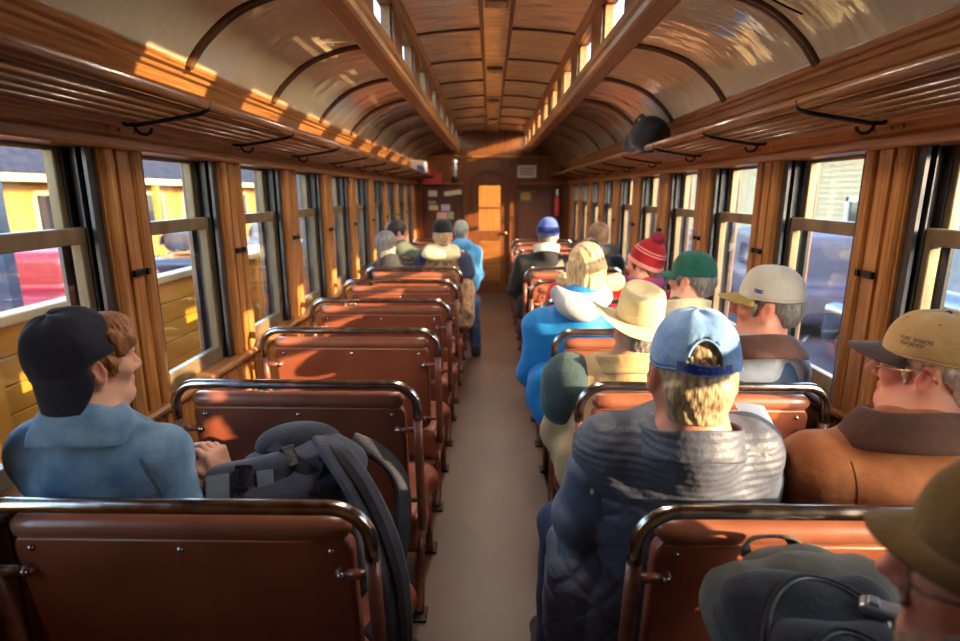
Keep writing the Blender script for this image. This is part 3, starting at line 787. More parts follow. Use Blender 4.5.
def head_field(jowl=0.0, nose=1.0, ears=True):
    F = Field()
    F.ell((0, -.014, .032), (.075, .094, .084), k=.02)
    F.ell((0, .036, -.028), (.058, .056, .086), k=.03)
    for s in (-1, 1):
        F.cone((s * .052, -.004, -.056), (s * .016, .07, -.1), .021 + jowl, .018 + jowl * .6, k=.03)
        F.ell((s * .043, .058, -.026), (.02, .024, .02), k=.025)
    F.ell((0, .078, -.1), (.018, .015, .016), k=.02)
    F.cone((-.034, .082, .016), (.034, .082, .016), .011, k=.02)
    for s in (-1, 1): F.ell((s * .031, .1, -.004), (.017, .016, .013), k=.014, op='s')
    F.cone((0, .089, .006), (0, .092 + .02 * nose, -.03), .0085, .0115, k=.012)
    for s in (-1, 1): F.ell((s * .012, .098, -.037), (.0085, .01, .008), k=.008)
    F.cone((-.017, .086, -.061), (.017, .086, -.061), .0072, k=.008)
    F.cone((-.015, .084, -.0745), (.015, .084, -.0745), .0078, k=.008)
    F.cone((-.022, .096, -.0675), (.022, .096, -.0675), .0035, k=.004, op='s')
    for s in (-1, 1):
        F.ell((s * .031, .0765, -.005), (.0125, .0125, .0125), k=.003)
        if ears:
            R = Euler((.25, 0, s * -.42)).to_matrix()
            F.ell((s * .08, -.012, -.012), (.0095, .02, .033), k=.008, R=R)
            F.ell((s * .0785, -.008, -.038), (.008, .012, .012), k=.008, R=R)
            F.ell((s * .09, -.006, -.01), (.007, .0115, .021), k=.007, op='s', R=R)
            F.cone((s * .083, .005, -.014), (s * .083, .004, -.022), .005, k=.004)
    return F

def head_tone(P, Minv, s, beard=0.0, hairc=None):
    H = (np.c_[P, np.ones(len(P))] @ np.array(Minv).T)[:, :3]
    c = np.ones((len(P), 3), np.float32)
    def g(x, y, z, r): return np.exp(-(((H[:, 0] - x) / r) ** 2 + ((H[:, 1] - y) / r) ** 2 + ((H[:, 2] - z) / r) ** 2))
    for sx in (-1, 1):
        c *= 1 - g(sx * .083, -.01, -.012, .024)[:, None] * np.array([.02, .28, .26])
        c *= 1 - g(sx * .046, .06, -.03, .024)[:, None] * np.array([.02, .16, .14])
        c *= 1 - g(sx * .031, .093, .016, .012)[:, None] * np.array([.3, .35, .4])
    c *= 1 - g(0, .108, -.032, .016)[:, None] * np.array([.0, .16, .14])
    lip = np.exp(-((H[:, 2] + .068) / .011) ** 2) * (np.abs(H[:, 0]) < .024) * (H[:, 1] > .078)
    c *= 1 - lip[:, None] * np.array([.08, .3, .26])
    if beard:
        b = np.clip((-.045 - H[:, 2]) / .03, 0, 1) * (H[:, 2] > -.14) * np.clip((H[:, 1] - .0) / .02, 0, 1)
        c *= 1 - beard * b[:, None] * np.array([.35, .32, .28])
    return c

def hand(F, w, d, n, s=1.0, curl=.5, side=1):
    # wrist w, finger direction d, palm-facing normal n; thumb leaves the side of the palm
    d = V(d).normalized(); n = V(n); n = (n - d * n.dot(d)).normalized(); t = d.cross(n) * side
    def P(a, b, c): return V(w) + (d * a + t * b + n * c) * s
    R = Matrix((d, t, n)).transposed()
    F.rbox(P(.05, 0, 0), (.034 * s, .03 * s, .005 * s), .009 * s, k=.012, R=R)
    F.cone(V(w) - d * .02, P(.03, 0, 0), .024 * s, .02 * s, k=.02)
    for i, (o, l) in enumerate(((.031, .068), (.0105, .077), (-.0105, .072), (-.03, .056))):
        p0 = P(.085 - abs(o - .01) * .25, o, 0); a = 0; p = p0
        for j, (f, r) in enumerate(((.45, .0088), (.3, .0082), (.25, .0072))):
            a += curl * (.75 if j == 0 else 1.0) * 1.1
            q = p + (d * math.cos(a) + n * math.sin(a)) * (l * f * s)
            F.cone(p, q, r * s, (r - .0006) * s, k=.004); p = q
    b0 = P(.018, .026, .006); b1 = P(.052, .05, .016); b2 = P(.08, .05 - .014 * curl, .016 + .03 * curl); b3 = P(.1, .036 - .02 * curl, .022 + .035 * curl)
    F.cone(b0, b1, .013 * s, .0105 * s, k=.012); F.cone(b1, b2, .0105 * s, .0095 * s, k=.004); F.cone(b2, b3, .0095 * s, .0075 * s, k=.004)

class Person: pass

def person(label, X, Yb, head, yaw=0.0, pitch=0.0, roll=0.0, s=1.0, vox=.008, sh=.19, bulk=1.0, belly=1.0, skin=SKIN, top=None, legs=None,
           arms=None, knees=None, ankles=None, infl=.018, disp=None, nose=1.0, jowl=0.0, beard=0.0, group=None, hide_hands=False, shoe=None, hipx=None, topvox=None, turn=0.0,
           shz=None, cy=.24, sleeve=None, hem=True, neckr=.056):
    q = Person()
    hx = X if hipx is None else hipx
    org = V((X, Yb + .25, 0)); q.org = org
    r = empty('person', org, label, 'person', group); q.root = r
    hc = V(head)
    R = Matrix.Rotation(yaw, 4, 'Z') @ Matrix.Rotation(pitch, 4, 'X') @ Matrix.Rotation(roll, 4, 'Y')
    q.M = Matrix.Translation(hc) @ R @ Matrix.Scale(s, 4); q.s = s
    Mr = Matrix.Translation(hc) @ R
    M1 = Mr @ Matrix.Scale(s, 4)
    B = Field(); B.add(head_field(jowl, nose), M1, s)
    nb = M1 @ V((0, -.03, -.1)); N = V((X + (hc.x - X) * .45, min(hc.y - .04, Yb + .28), hc.z - .15 * s))
    B.cone(M1 @ V((0, -.018, -.05)), N + V((0, .0, .0)), neckr * s, (neckr + .006) * s, k=.03)
    pel = V((hx, Yb + .28, .605)); S0 = N.z - .1 if shz is None else shz
    chest = V((X, Yb + cy, S0 - .12)); bel = (pel + chest) / 2 + V((0, .03 * belly, -.01))
    tw = math.cos(turn), math.sin(turn)
    SH = {sx: V((X + sx * (sh - .03) * tw[0], Yb + cy + sx * (sh - .03) * tw[1], S0)) for sx in (-1, 1)}
    arms = arms or {}; knees = knees or {}; ankles = ankles or {}
    AR = {}
    for sx in (-1, 1):
        e, w = (arms.get(sx) or (None, None))[:2]
        if e is None: e = SH[sx] + V((sx * .045, .1, -.27))
        if w is None: w = V((X + sx * .09, Yb + .43, .66))
        AR[sx] = (SH[sx], V(e), V(w))
    LG = {}
    for sx in (-1, 1):
        kn = V(knees.get(sx, (hx + sx * .12, Yb + .64, .56))); an = V(ankles.get(sx, (hx + sx * .055, kn.y - .03, .1)))
        LG[sx] = (V((hx + sx * .09, Yb + .27, .578)), kn, an)
    q.AR, q.LG, q.N, q.SH, q.chest, q.bel, q.pel = AR, LG, N, SH, chest, bel, pel
    def torso(F, i, low=True):
        F.ell(pel, (.17 * bulk + i, .125 + i, .115 + i), k=.03)
        F.ell(bel, (.158 * bulk * (.6 + .4 * belly) + i, .12 * (.5 + .5 * belly) + i, .17 + i), k=.06)
        F.ell(chest, (.168 * bulk + i, .12 * (.5 + .5 * bulk) + i, .17 + i), k=.06)
        F.cone(SH[-1], SH[1], .062 + i, k=.06)
        F.cone(N + V((0, -.005, -.005)), (SH[-1] + SH[1]) / 2, .076 + i * .8, .1 + i, k=.06)
    def arm(F, i, sx, stop=1.0):
        a, e, w = AR[sx]; w2 = e + (w - e) * stop
        F.cone(a, e, .056 * bulk ** .5 + i, .043 + i, k=.04); F.cone(e, w2, .044 + i, .031 + i * (1 if stop == 1 else 1.1), k=.02)
    def leg(F, i):
        for sx in (-1, 1):
            h, k_, a = LG[sx]
            F.cone(h, k_, .082 * bulk ** .5 + i, .058 + i, k=.04); F.cone(k_, a, .056 + i, .038 + i * 1.3, k=.03)
    torso(B, 0); leg(B, 0)
    for sx in (-1, 1):
        arm(B, 0, sx)
        a, e, w = AR[sx]; h = (arms.get(sx) or (0, 0))
        hd = h[2] if len(h) > 2 else ((w - e).normalized() + V((-sx * .25, .1, -.15)))
        hn = h[3] if len(h) > 3 else V((0, 0, -1))
        hcurl = h[4] if len(h) > 4 else .55
        hand(B, w, hd, hn, s=1.0, curl=hcurl, side=sx if len(h) < 6 else h[5])
        an = LG[sx][2]
        B.cone(an, an + V((sx * .015, .14, -.06)), .036, .03, k=.03)
    Minv = M1.inverted()
    q.body = sdf_obj('body', B, vox, skin, r, org, colfn=lambda P: head_tone(P, Minv, s, beard))
    if top is not None:
        T = Field(); torso(T, infl)
        for sx in (-1, 1): arm(T, infl * .9, sx, .93)
        if hem: T.rbox((hx, Yb + .285, .575), (.15 * bulk, .09, .05), .06 + infl * .5, k=.05)
        # neck opening
        T.cone(N + V((0, .045, .045)), N + V((0, .07, .16)), .05 * s, .066 * s, k=.012, op='s')
        q.top = sdf_obj('jacket', T, topvox or max(vox, .007), top, r, org, disp=disp or folds(.006, 26, X * 5))
    if legs is not None:
        G = Field(); G.ell(pel - V((0, 0, .02)), (.172 * bulk + .006, .125, .1), k=.03); leg(G, .012)
        sdf_obj('trousers', G, max(vox, .009), legs, r, org, disp=folds(.004, 30, X * 3, ax=1))
        S = shoe or M['shoe']
        for sx in (-1, 1):
            an = LG[sx][2]; F = Field()
            F.cone(an + V((0, -.01, -.0)), an + V((0, -.02, -.045)), .044, .045, k=.02).cone(an + V((0, -.02, -.05)), an + V((sx * .02, .17, -.058)), .042, .04, k=.03)
            F.rbox(an + V((sx * .008, .07, -.09)), (.04, .13, .006), .004, k=.008)
            sdf_obj('shoe', F, max(vox, .008), S, r, org)
    return q

def hloc(q, x, y, z): return q.M @ V((x, y, z))

def eyes(q):
    for sx in (-1, 1):
        m = MB(); m.lathe([(0, .0118), (.006, .0103), (.0095, .007), (.0118, .0)], 14, q.M @ Matrix.Translation((sx * .031, .0772, -.005)) @ Matrix.Rotation(-PI / 2, 4, 'X'), caps=False)
        e = m.build('eye', EYE, q.root, smooth=True, org=q.org)
        m = MB(); m.lathe([(0, .0129), (.003, .0126), (.0055, .0112)], 12, q.M @ Matrix.Translation((sx * .031, .0772, -.005)) @ Matrix.Rotation(-PI / 2, 4, 'X'), caps=False)
        m.build('iris', IRIS, e, smooth=True, org=q.org)

def hair_short(q, m, vox=.005, back=-.085, top=.2, thick=.007, front=.05, amp=.003, side=.012):
    F = Field()
    F.ell((0, -.014, .032), (.075 + thick, .094 + thick, .084 + thick), k=.01)
    F.cone((-.03, -.07, -.03), (-.028, -.068, back + .01), .032, .026, k=.025); F.cone((.03, -.07, -.03), (.028, -.068, back + .01), .032, .026, k=.025)
    F.cone((0, -.078, -.02), (0, -.072, back + .012), .03, .027, k=.03)
    F.cone((-.03, -.085, -.01), (.03, -.085, -.01), .024, k=.03)
    F.ell((0, .13, -.05), (.1, .13 - front + .0, .1), k=.01, op='s')
    for sx in (-1, 1):
        F.ell((sx * .088, -.006, -.018), (.022, .026, .036), k=.008, op='s')
        F.cone((sx * .071, .03, .0), (sx * .069, .028, -.03), side, side * .6, k=.006)
    F.rbox((0, 0, back - .1), (.2, .2, .1), .0, k=.012, op='s')
    if top < .15: F.rbox((0, 0, top + .1), (.2, .2, .1), .0, k=.01, op='s')
    W = Field(); W.add(F, q.M, q.s)
    def dd(x, y, z): return amp * np.sin(190 * x + 60 * y + 5 * np.sin(50 * z)) * np.sin(150 * y - 70 * x + 4 * np.sin(60 * z)) + amp * .6 * np.sin(320 * x + 200 * z + 240 * y)
    return sdf_obj('hair', W, vox, m, q.root, q.org, disp=dd)

def cap(q, m, mbrim=None, rot=0.0, tilt=0.0, z0=.024, h=.088, rx=.0845, ry=.104, brim=.075, opening=False, button=None, amp=.0015, bend=.022, cy=-.012, roll=0.0, brimw=1.0, seams=True, high=1.0, droop=0.0, out=1.0):
    """baseball cap: panelled crown, bill, button; rot = 0 bill to the front of the head, pi = worn backwards"""
    A = q.M @ Matrix.Translation((0, cy, z0)) @ Matrix.Rotation(tilt, 4, 'X') @ Matrix.Rotation(roll, 4, 'Y') @ Matrix.Rotation(rot, 4, 'Z')
    if rot: rx, ry = rx, ry
    nu, nv = 72, 18
    rnd = [random.uniform(-1, 1) for _ in range(40)]
    def pt(i, j, off=0.0):
        a = 2 * PI * i / nu; t = j / (nv - 1)
        ph = t * PI / 2
        r = math.cos(ph) ** .72; z = (math.sin(ph) ** 1.05) * h * high
        if t < .3: z = z; 
        fr = .5 + .5 * math.cos(a - PI / 2)                      # front panels stand a little higher
        z *= 1 + .06 * fr * math.sin(ph * 2)
        seam = abs(((a - PI / 2) / (PI / 3) + .5) % 1 - .5) if seams else .5
        k = 1 - (.012 * max(0, 1 - seam / .05)) + amp * 6 * math.sin(3 * a + 5 * t + rnd[0]) * math.sin(4 * t + rnd[1] + 2 * a) + amp * 3 * math.sin(7 * a + rnd[2]) * math.sin(9 * t + rnd[3])
        k += off
        return A @ V((rx * r * k * math.cos(a), ry * r * k * math.sin(a), z * (1 + off) + amp * math.sin(5 * a + rnd[4])))
    def skip(i, j):
        if not opening: return False
        a = 2 * PI * (i + .5) / nu; da = (a - 1.5 * PI); t = j / (nv - 1)
        return abs(da) < .38 and .08 < t < .08 + .34 * math.sqrt(max(0, 1 - (da / .38) ** 2))
    o = MB().grid(lambda i, j: pt(i, j), nu, nv, wrap=True, skip=skip).build('cap', m, q.root, smooth=True, org=q.org, solid=.003)
    # sweat band
    MB().tube([pt(i, 0, -.012) for i in range(nu)], .004, 6, closed=True).build('cap_band', m, o, smooth=True, org=q.org)
    if button is not False:
        MB().lathe([(.0095, 0), (.008, .004), (.004, .0062), (0, .007)], 12, A @ Matrix.Translation((0, 0, h * high - .0015)), caps=False).build('cap_button', button or m, o, smooth=True, org=q.org)
    for k in range(6):
        a = PI / 2 + PI / 3 * (k + .5); i = a / (2 * PI) * nu; ev = MB()
        ev.lathe([(.0, .001), (.002, .0015), (.0036, .0008), (.004, 0)], 8, Matrix.Translation(pt(i, 10)) @ (pt(i, 10, .02) - pt(i, 10)).to_track_quat('Z', 'Y').to_matrix().to_4x4(), caps=False)
        ev.build('eyelet', button or m, o, smooth=True, org=q.org)
    if opening:
        MB().ribbon([pt(nu * .75 + nu * x / (2 * PI), 1.0, .004) for x in [-.6 + 1.2 * k / 14 for k in range(15)]], .02, .003, [(pt(nu * .75 + nu * x / (2 * PI), 1.0, .1) - pt(nu * .75 + nu * x / (2 * PI), 1.0)).normalized() for x in [-.6 + 1.2 * k / 14 for k in range(15)]]).build('cap_strap', opening, o, org=q.org)
        sn = MB()
        for x in (-.12, 0, .12, .24):
            p = pt(nu * .75 + nu * x / (2 * PI), 1.0, .02); dn = (pt(nu * .75 + nu * x / (2 * PI), 1.0, .1) - p).to_track_quat('Z', 'Y').to_matrix().to_4x4()
            sn.lathe([(.0, .002), (.003, .0015), (.0035, 0)], 8, Matrix.Translation(p) @ dn, caps=False)
        sn.build('snap', opening, o, smooth=True, org=q.org)
        ed = MB().tube([pt(nu * .75 + nu * .4 * math.cos(b) / (2 * PI), 1.2 + (nv - 1) * .36 * math.sin(b), .004) for b in [PI * k / 16 for k in range(17)]], .0028, 6); ed.build('opening_hem', m, o, smooth=True, org=q.org)
    if brim:
        bw = 1.16 * brimw; nu2, nv2 = 26, 8
        def bp(i, j):
            a = -bw + 2 * bw * i / (nu2 - 1); t = j / (nv2 - 1)
            L = brim * (math.cos(a / bw * PI / 2) ** .55 if abs(a) < bw else 0)
            x0, y0 = rx * .985 * math.sin(a), ry * .985 * math.cos(a)
            x = x0 * (1 + .04 * t); y = y0 + L * t * out
            z = .004 - bend * (x / rx) ** 2 * (.3 + .7 * t) * 1.0 - .012 * t - droop * L * t
            return A @ V((x, y, z))
        MB().grid(bp, nu2, nv2).build('bill', mbrim or m, o, smooth=True, org=q.org, solid=.0045)
    return o, A

def collar(q, m, r0=.072, r1=.09, z0=-.045, z1=.035, thick=.006, dy=.0, tilt=-.25, gap=.6, name='collar', fold=0.0):
    """stand collar, or (fold) a turned-down one, round the neck and open at the throat"""
    A = Matrix.Translation(q.N + V((0, dy, 0))) @ Matrix.Rotation(tilt, 4, 'X')
    nu = 44
    if fold: prof = [(r0 + .006, z0), (r0 + .004, z1 - .012), (r0 + .008, z1), (r0 + .02, z1 - .004), (r0 + .02 + fold * .45, z1 - .03), (r0 + .018 + fold * .8, z1 - .062), (r0 + .014 + fold, z1 - .085)]
    else: prof = [(r0 + .024, z0), (r0 + .016, z0 + (z1 - z0) * .4), (r1, z1 - .01), (r1 + .001, z1)]
    def f(i, j):
        a = PI / 2 + gap + (2 * PI - 2 * gap) * i / (nu - 1); r, z = prof[j]
        e = min(i, nu - 1 - i) / (nu - 1)
        if fold and j > 3: z -= .02 * max(0, .16 - e) / .16
        return A @ V((r * 1.14 * math.cos(a), r * math.sin(a), z + .003 * math.sin(3 * a)))
    return MB().grid(f, nu, len(prof)).build(name, m, q.root, smooth=True, org=q.org, solid=thick, sub=1)

def glasses(q, mframe, mlens, tint=True):
    M_ = q.M
    g = MB()
    for sx in (-1, 1):
        g.tube([M_ @ V((sx * (.034 + .024 * math.cos(a)), .096 - .004 * abs(math.cos(a)), -.012 + .019 * math.sin(a))) for a in [2 * PI * k / 20 for k in range(20)]], .0014, 6, closed=True)
    g.tube([M_ @ V((-.011, .099, -.008)), M_ @ V((0, .102, -.004)), M_ @ V((.011, .099, -.008))], .0014, 6)
    o = g.build('glasses', mframe, q.root, smooth=True, org=q.org)
    for sx in (-1, 1):
        MB().tube([M_ @ V(p) for p in ((sx * .057, .093, -.008), (sx * .076, .08, -.006), (sx * .083, .03, -.002), (sx * .086, -.005, .008), (sx * .084, -.02, -.004), (sx * .082, -.03, -.02))], .0016, 6).build('temple', mframe, o, smooth=True, org=q.org)
        l = MB(); c = [M_ @ V((sx * (.034 + .0232 * math.cos(a)), .096 - .004 * abs(math.cos(a)), -.012 + .018 * math.sin(a))) for a in [2 * PI * k / 20 for k in range(20)]]
        l.raw(c, [tuple(range(20))]); l.build('lens', mlens, o, org=q.org)
    return o
from mathutils.bvhtree import BVHTree
def bvh(o, org):
    me = o.data
    return BVHTree.FromPolygons([V(v.co) + V(org) for v in me.vertices], [tuple(p.vertices) for p in me.polygons])
def on_surf(tree, pts, d, off=0.0, n=24, back=.5):
    """points along a polyline dropped on to the surface along direction d"""
    d = V(d).normalized(); out = []
    for p in spline(pts, n):
        h = tree.ray_cast(p - d * back, d)
        if h[0] is not None: out.append(h[0] + h[1] * off)
    return out
def seam(q, obj, pts, d, m, r=.0022, name='seam', parent=None, n=8, back=.5):
    ps = on_surf(bvh(obj, q.org), pts, d, .0005, n, back)
    if len(ps) < 2: return None
    return MB().tube(ps, r, 6).build(name, m, parent or obj, smooth=True, org=q.org)

cl = lambda n, a, b, **k: mat(n, a, b, **{**dict(rough=.85, nscale=9, bump=.45, bscale=48, bdist=.006, sheen=.15, spec=.3), **k})
M['shoe'] = cl('dark_shoe', rgb(40, 36, 36), rgb(58, 52, 50))
M['denim'] = cl('washed_denim', rgb(82, 116, 146), rgb(122, 154, 180), nscale=14, detail=6)
M['denim_seam'] = mat('denim_stitch', rgb(66, 92, 122), rgb(90, 118, 146), rough=.9, nscale=60)
M['jeans'] = cl('dark_jeans', rgb(34, 46, 82), rgb(52, 68, 108))
M['jeans_mid'] = cl('mid_jeans', rgb(52, 72, 112), rgb(76, 98, 138))
M['trous_dark'] = cl('dark_trousers', rgb(42, 40, 44), rgb(58, 56, 60))
M['trous_tan'] = cl('tan_trousers', rgb(128, 108, 82), rgb(148, 128, 100))
M['navy_cap'] = cl('navy_cap_cotton', rgb(24, 25, 38), rgb(36, 37, 52))
M['blue_cap'] = cl('light_blue_cap_cotton', rgb(96, 136, 192), rgb(138, 174, 218), nscale=12)
M['blue_strap'] = mat('blue_plastic_strap', rgb(34, 62, 160), rough=.35)
M['quilt'] = cl('slate_quilted_nylon', rgb(70, 74, 90), rgb(88, 92, 108), rough=.5, bscale=60, sheen=.05, spec=.4)
def quilting(m):
    """stitched rows on the yoke, stitched diamonds below, as relief"""
    nt = m.node_tree; N = nt.nodes; L = nt.links
    tc = N.new('ShaderNodeTexCoord'); sp = N.new('ShaderNodeSeparateXYZ'); L.new(tc.outputs['Object'], sp.inputs[0])
    def mt(op, a, b=None, c=None):
        n = N.new('ShaderNodeMath'); n.operation = op
        for i, v in enumerate((a, b, c)):
            if v is None: continue
            if isinstance(v, (int, float)): n.inputs[i].default_value = v
            else: L.new(v, n.inputs[i])
        return n.outputs[0]
    x, y, z = sp.outputs
    ns = N.new('ShaderNodeTexNoise'); ns.inputs['Scale'].default_value = 9; L.new(tc.outputs['Object'], ns.inputs['Vector'])
    w = mt('MULTIPLY', mt('SUBTRACT', ns.outputs['Fac'], .5), .005)
    def line(v, pitch, wd):
        d = mt('PINGPONG', mt('DIVIDE', v, pitch), .5)
        return mt('SMOOTH_MIN', mt('DIVIDE', d, wd), 1.0, .4)
    d1 = line(mt('ADD', mt('MULTIPLY_ADD', x, .9, z), w), .1, .12); d2 = line(mt('ADD', mt('MULTIPLY_ADD', x, -.9, z), w), .1, .12)
    dia = mt('MINIMUM', d1, d2); row = line(mt('ADD', z, w), .0175, .45)
    yk = mt('GREATER_THAN', z, .9)
    mx = N.new('ShaderNodeMix'); L.new(yk, mx.inputs[0]); L.new(dia, mx.inputs[2]); L.new(row, mx.inputs[3])
    bp = N.new('ShaderNodeBump'); bp.inputs['Strength'].default_value = .5; bp.inputs['Distance'].default_value = .0018
    L.new(mx.outputs[0], bp.inputs['Height'])
    b = N['Principled BSDF']
    if b.inputs['Normal'].links: L.new(b.inputs['Normal'].links[0].from_socket, bp.inputs['Normal'])
    L.new(bp.outputs['Normal'], b.inputs['Normal'])
quilting(M['quilt'])
M['quilt_sleeve'] = cl('slate_nylon', rgb(70, 76, 94), rgb(86, 92, 110), rough=.5, bscale=40)
M['brown_coat'] = cl('rust_brown_duck_cloth', rgb(146, 86, 48), rgb(166, 102, 60), nscale=20)
M['brown_collar'] = cl('dark_brown_corduroy', rgb(58, 34, 28), rgb(78, 48, 38), bstretch=(1, 1, .2))
M['coat_seam'] = mat('coat_seam_thread', rgb(104, 58, 30), rough=.8)
M['tan_cap'] = cl('tan_cap_cotton', rgb(176, 144, 92), rgb(196, 164, 112))
M['brown_bill'] = cl('dark_brown_bill', rgb(66, 50, 52), rgb(84, 66, 66))
M['olive_cap'] = cl('olive_brown_cap_cotton', rgb(98, 72, 36), rgb(120, 92, 50))
M['mesh_cap'] = cl('pale_mesh_cap', rgb(186, 180, 170), rgb(204, 198, 188), nscale=400, detail=1)
M['olive_bill'] = cl('olive_tan_bill', rgb(150, 130, 72), rgb(168, 148, 88))
M['navy_vest'] = cl('blue_grey_vest', rgb(66, 84, 112), rgb(86, 106, 136))
M['grey_sleeve'] = cl('pale_grey_sleeve', rgb(160, 164, 172), rgb(186, 190, 196))
M['tan_jacket'] = cl('tan_jacket_cloth', rgb(170, 140, 96), rgb(192, 162, 114))
M['green_yoke'] = cl('dark_green_shoulder', rgb(46, 64, 66), rgb(62, 82, 84))
M['felt'] = cl('cream_felt', rgb(196, 178, 136), rgb(214, 198, 156), bscale=300)
M['blue_shell'] = cl('bright_blue_shell', rgb(8, 108, 176), rgb(20, 130, 198), rough=.6)
M['grey_fleece'] = cl('grey_fleece_hood', rgb(150, 156, 164), rgb(180, 184, 190))
M['green_cap'] = cl('green_cap_cotton', rgb(22, 82, 70), rgb(36, 104, 88))
M['grey_green'] = cl('grey_green_jacket', rgb(74, 80, 78), rgb(98, 104, 98))
M['red_coat'] = cl('red_coat_cloth', rgb(184, 24, 26), rgb(206, 40, 36))
M['red_knit'] = cl('red_knit', rgb(150, 16, 30), rgb(178, 30, 42), bump=.6, bscale=120)
M['pink_knit'] = cl('pink_knit_stripe', rgb(226, 140, 130), rgb(236, 160, 148))
M['dark_red_knit'] = cl('dark_red_pompom', rgb(120, 18, 46), rgb(150, 32, 60), bump=.8, bscale=90)
M['purple'] = cl('purple_scarf', rgb(116, 40, 96), rgb(142, 58, 116))
M['fur'] = cl('sandy_fur', rgb(176, 142, 104), rgb(216, 186, 146), nscale=40, bump=.9, bscale=90, bdist=.01)
M['blue_knit'] = cl('blue_knit', rgb(58, 82, 168), rgb(84, 108, 190), bump=.5, bscale=140)
M['navy_knit'] = cl('navy_knit', rgb(22, 34, 92), rgb(32, 46, 112), bump=.5, bscale=140)
M['grey_jacket'] = cl('warm_grey_jacket', rgb(112, 104, 96), rgb(132, 124, 114))
M['black_cloth'] = cl('black_cloth', rgb(24, 22, 26), rgb(38, 36, 40))
M['cream_cloth'] = cl('cream_hood', rgb(212, 196, 152), rgb(228, 214, 174))
M['camo'] = cl('mottled_brown_coat', rgb(96, 70, 48), rgb(178, 140, 104), nscale=26, detail=3)
M['navy_cloth'] = cl('navy_cloth', rgb(38, 44, 66), rgb(52, 60, 84))
M['sky_jacket'] = cl('light_blue_jacket', rgb(70, 140, 196), rgb(100, 168, 216))
M['pale_cap'] = cl('pale_grey_cap', rgb(150, 152, 140), rgb(172, 174, 160))
M['green_grey_coat'] = cl('dull_green_coat', rgb(72, 78, 66), rgb(90, 96, 82))
hairm = lambda n, a, b: mat(n, a, b, rough=.5, nscale=30, stretch=(3, 3, .5), detail=6, bump=.7, bscale=60, bstretch=(3, 3, .4), bdist=.004, sheen=.2)
M['hair_ginger'] = hairm('ginger_brown_hair', rgb(120, 70, 34), rgb(176, 116, 66))
M['hair_sandy'] = hairm('sandy_grey_hair', rgb(150, 120, 84), rgb(206, 182, 142))
M['hair_white'] = hairm('white_hair', rgb(176, 160, 148), rgb(228, 216, 206))
M['hair_blond'] = hairm('blonde_hair', rgb(178, 136, 84), rgb(232, 204, 158))
M['hair_dark'] = hairm('dark_hair', rgb(28, 22, 22), rgb(54, 42, 38))
M['hair_brown'] = hairm('brown_hair', rgb(92, 62, 40), rgb(142, 102, 70))
M['hair_grey'] = hairm('grey_hair', rgb(104, 100, 98), rgb(152, 146, 140))
M['wire'] = mat('gold_wire', rgb(206, 176, 130), rough=.25, metal=1.0)
M['dark_wire'] = mat('dark_wire', rgb(60, 48, 44), rough=.3, metal=.8)
M['lens'] = glass('spectacle_lens', (.95, .95, .93, 1), 1.6)
M['ink'] = mat('navy_embroidery', rgb(36, 32, 62), rough=.8)
M['logo_blue'] = mat('blue_logo_patch', rgb(70, 86, 170), rough=.7)
M['white_knit'] = cl('off_white_lining', rgb(206, 200, 192), rgb(222, 216, 208))

# ------------------------------------------------------------------ boy in the denim jacket
q = person('boy in washed blue denim jacket and backwards navy cap gazing out of the window', -.965, 1.04, (-.965, 1.235, 1.222), yaw=-.62, pitch=-.03, vox=.0042, s=.95, sh=.168, bulk=.88, belly=.9, cy=.19, turn=-.05,
           top=M['denim'], legs=M['jeans'], infl=.016, nose=.85, jowl=-.003, shz=.985,
           arms={1: (V((-.72, 1.19, .7)), V((-.745, 1.36, .845)), V((-.25, .1, .95)), V((-.9, .25, .2)), .8),
                 -1: (V((-1.13, 1.3, .74)), V((-.87, 1.385, .86)), V((.85, .05, .5)), V((.3, -.6, -.3)), .75)},
           knees={1: (-.86, 1.66, .55), -1: (-1.06, 1.66, .55)}, neckr=.05)
BOY = q
eyes(q)
hair_short(q, M['hair_ginger'], .004, back=-.07, thick=.005, front=.07, amp=.0025, side=.012, top=.03)
F = Field().ell(hloc(q, 0, .05, .082), (.054, .042, .03), k=.02).cone(hloc(q, .045, .072, .062), hloc(q, -.045, .072, .062), .018, .018, k=.02).cone(hloc(q, .06, .035, .06), hloc(q, .066, .048, .03), .015, .011, k=.02).cone(hloc(q, .058, .074, .045), hloc(q, -.05, .08, .045), .016, .016, k=.01).cone(hloc(q, .06, .07, .05), hloc(q, .066, .05, .02), .015, .012, k=.01)
sdf_obj('fringe', F, .004, M['hair_ginger'], q.root, q.org, disp=lambda x, y, z: .0022 * np.sin(420 * x + 160 * z) * np.sin(380 * y + 120 * z))
cap(q, M['navy_cap'], rot=PI + .4, tilt=.44, z0=.012, h=.12, rx=.0905, ry=.109, brim=.085, amp=.003, bend=.02, cy=-.02, droop=1.1, out=.5, brimw=.95)
collar(q, M['denim'], .056, .074, -.03, .045, .005, dy=.0, gap=.6, fold=.03)
for pts in ([(-1.16, 1.0, .93), (-.96, 1.0, .91), (-.76, 1.0, .93)],): seam(q, q.top, pts, (0, 1, 0), M['denim_seam'])
for dx in (0, .006):
    seam(q, q.top, [(-.815 + dx, 1.0, 1.02), (-.79 + dx, 1.0, .93), (-.80 + dx, 1.0, .84)], (0, 1, 0), M['denim_seam'], .0014)
seam(q, q.top, [(-.86, 1.0, .9), (-.875, 1.0, .75), (-.88, 1.0, .6)], (0, 1, 0), M['denim_seam'], .0016)
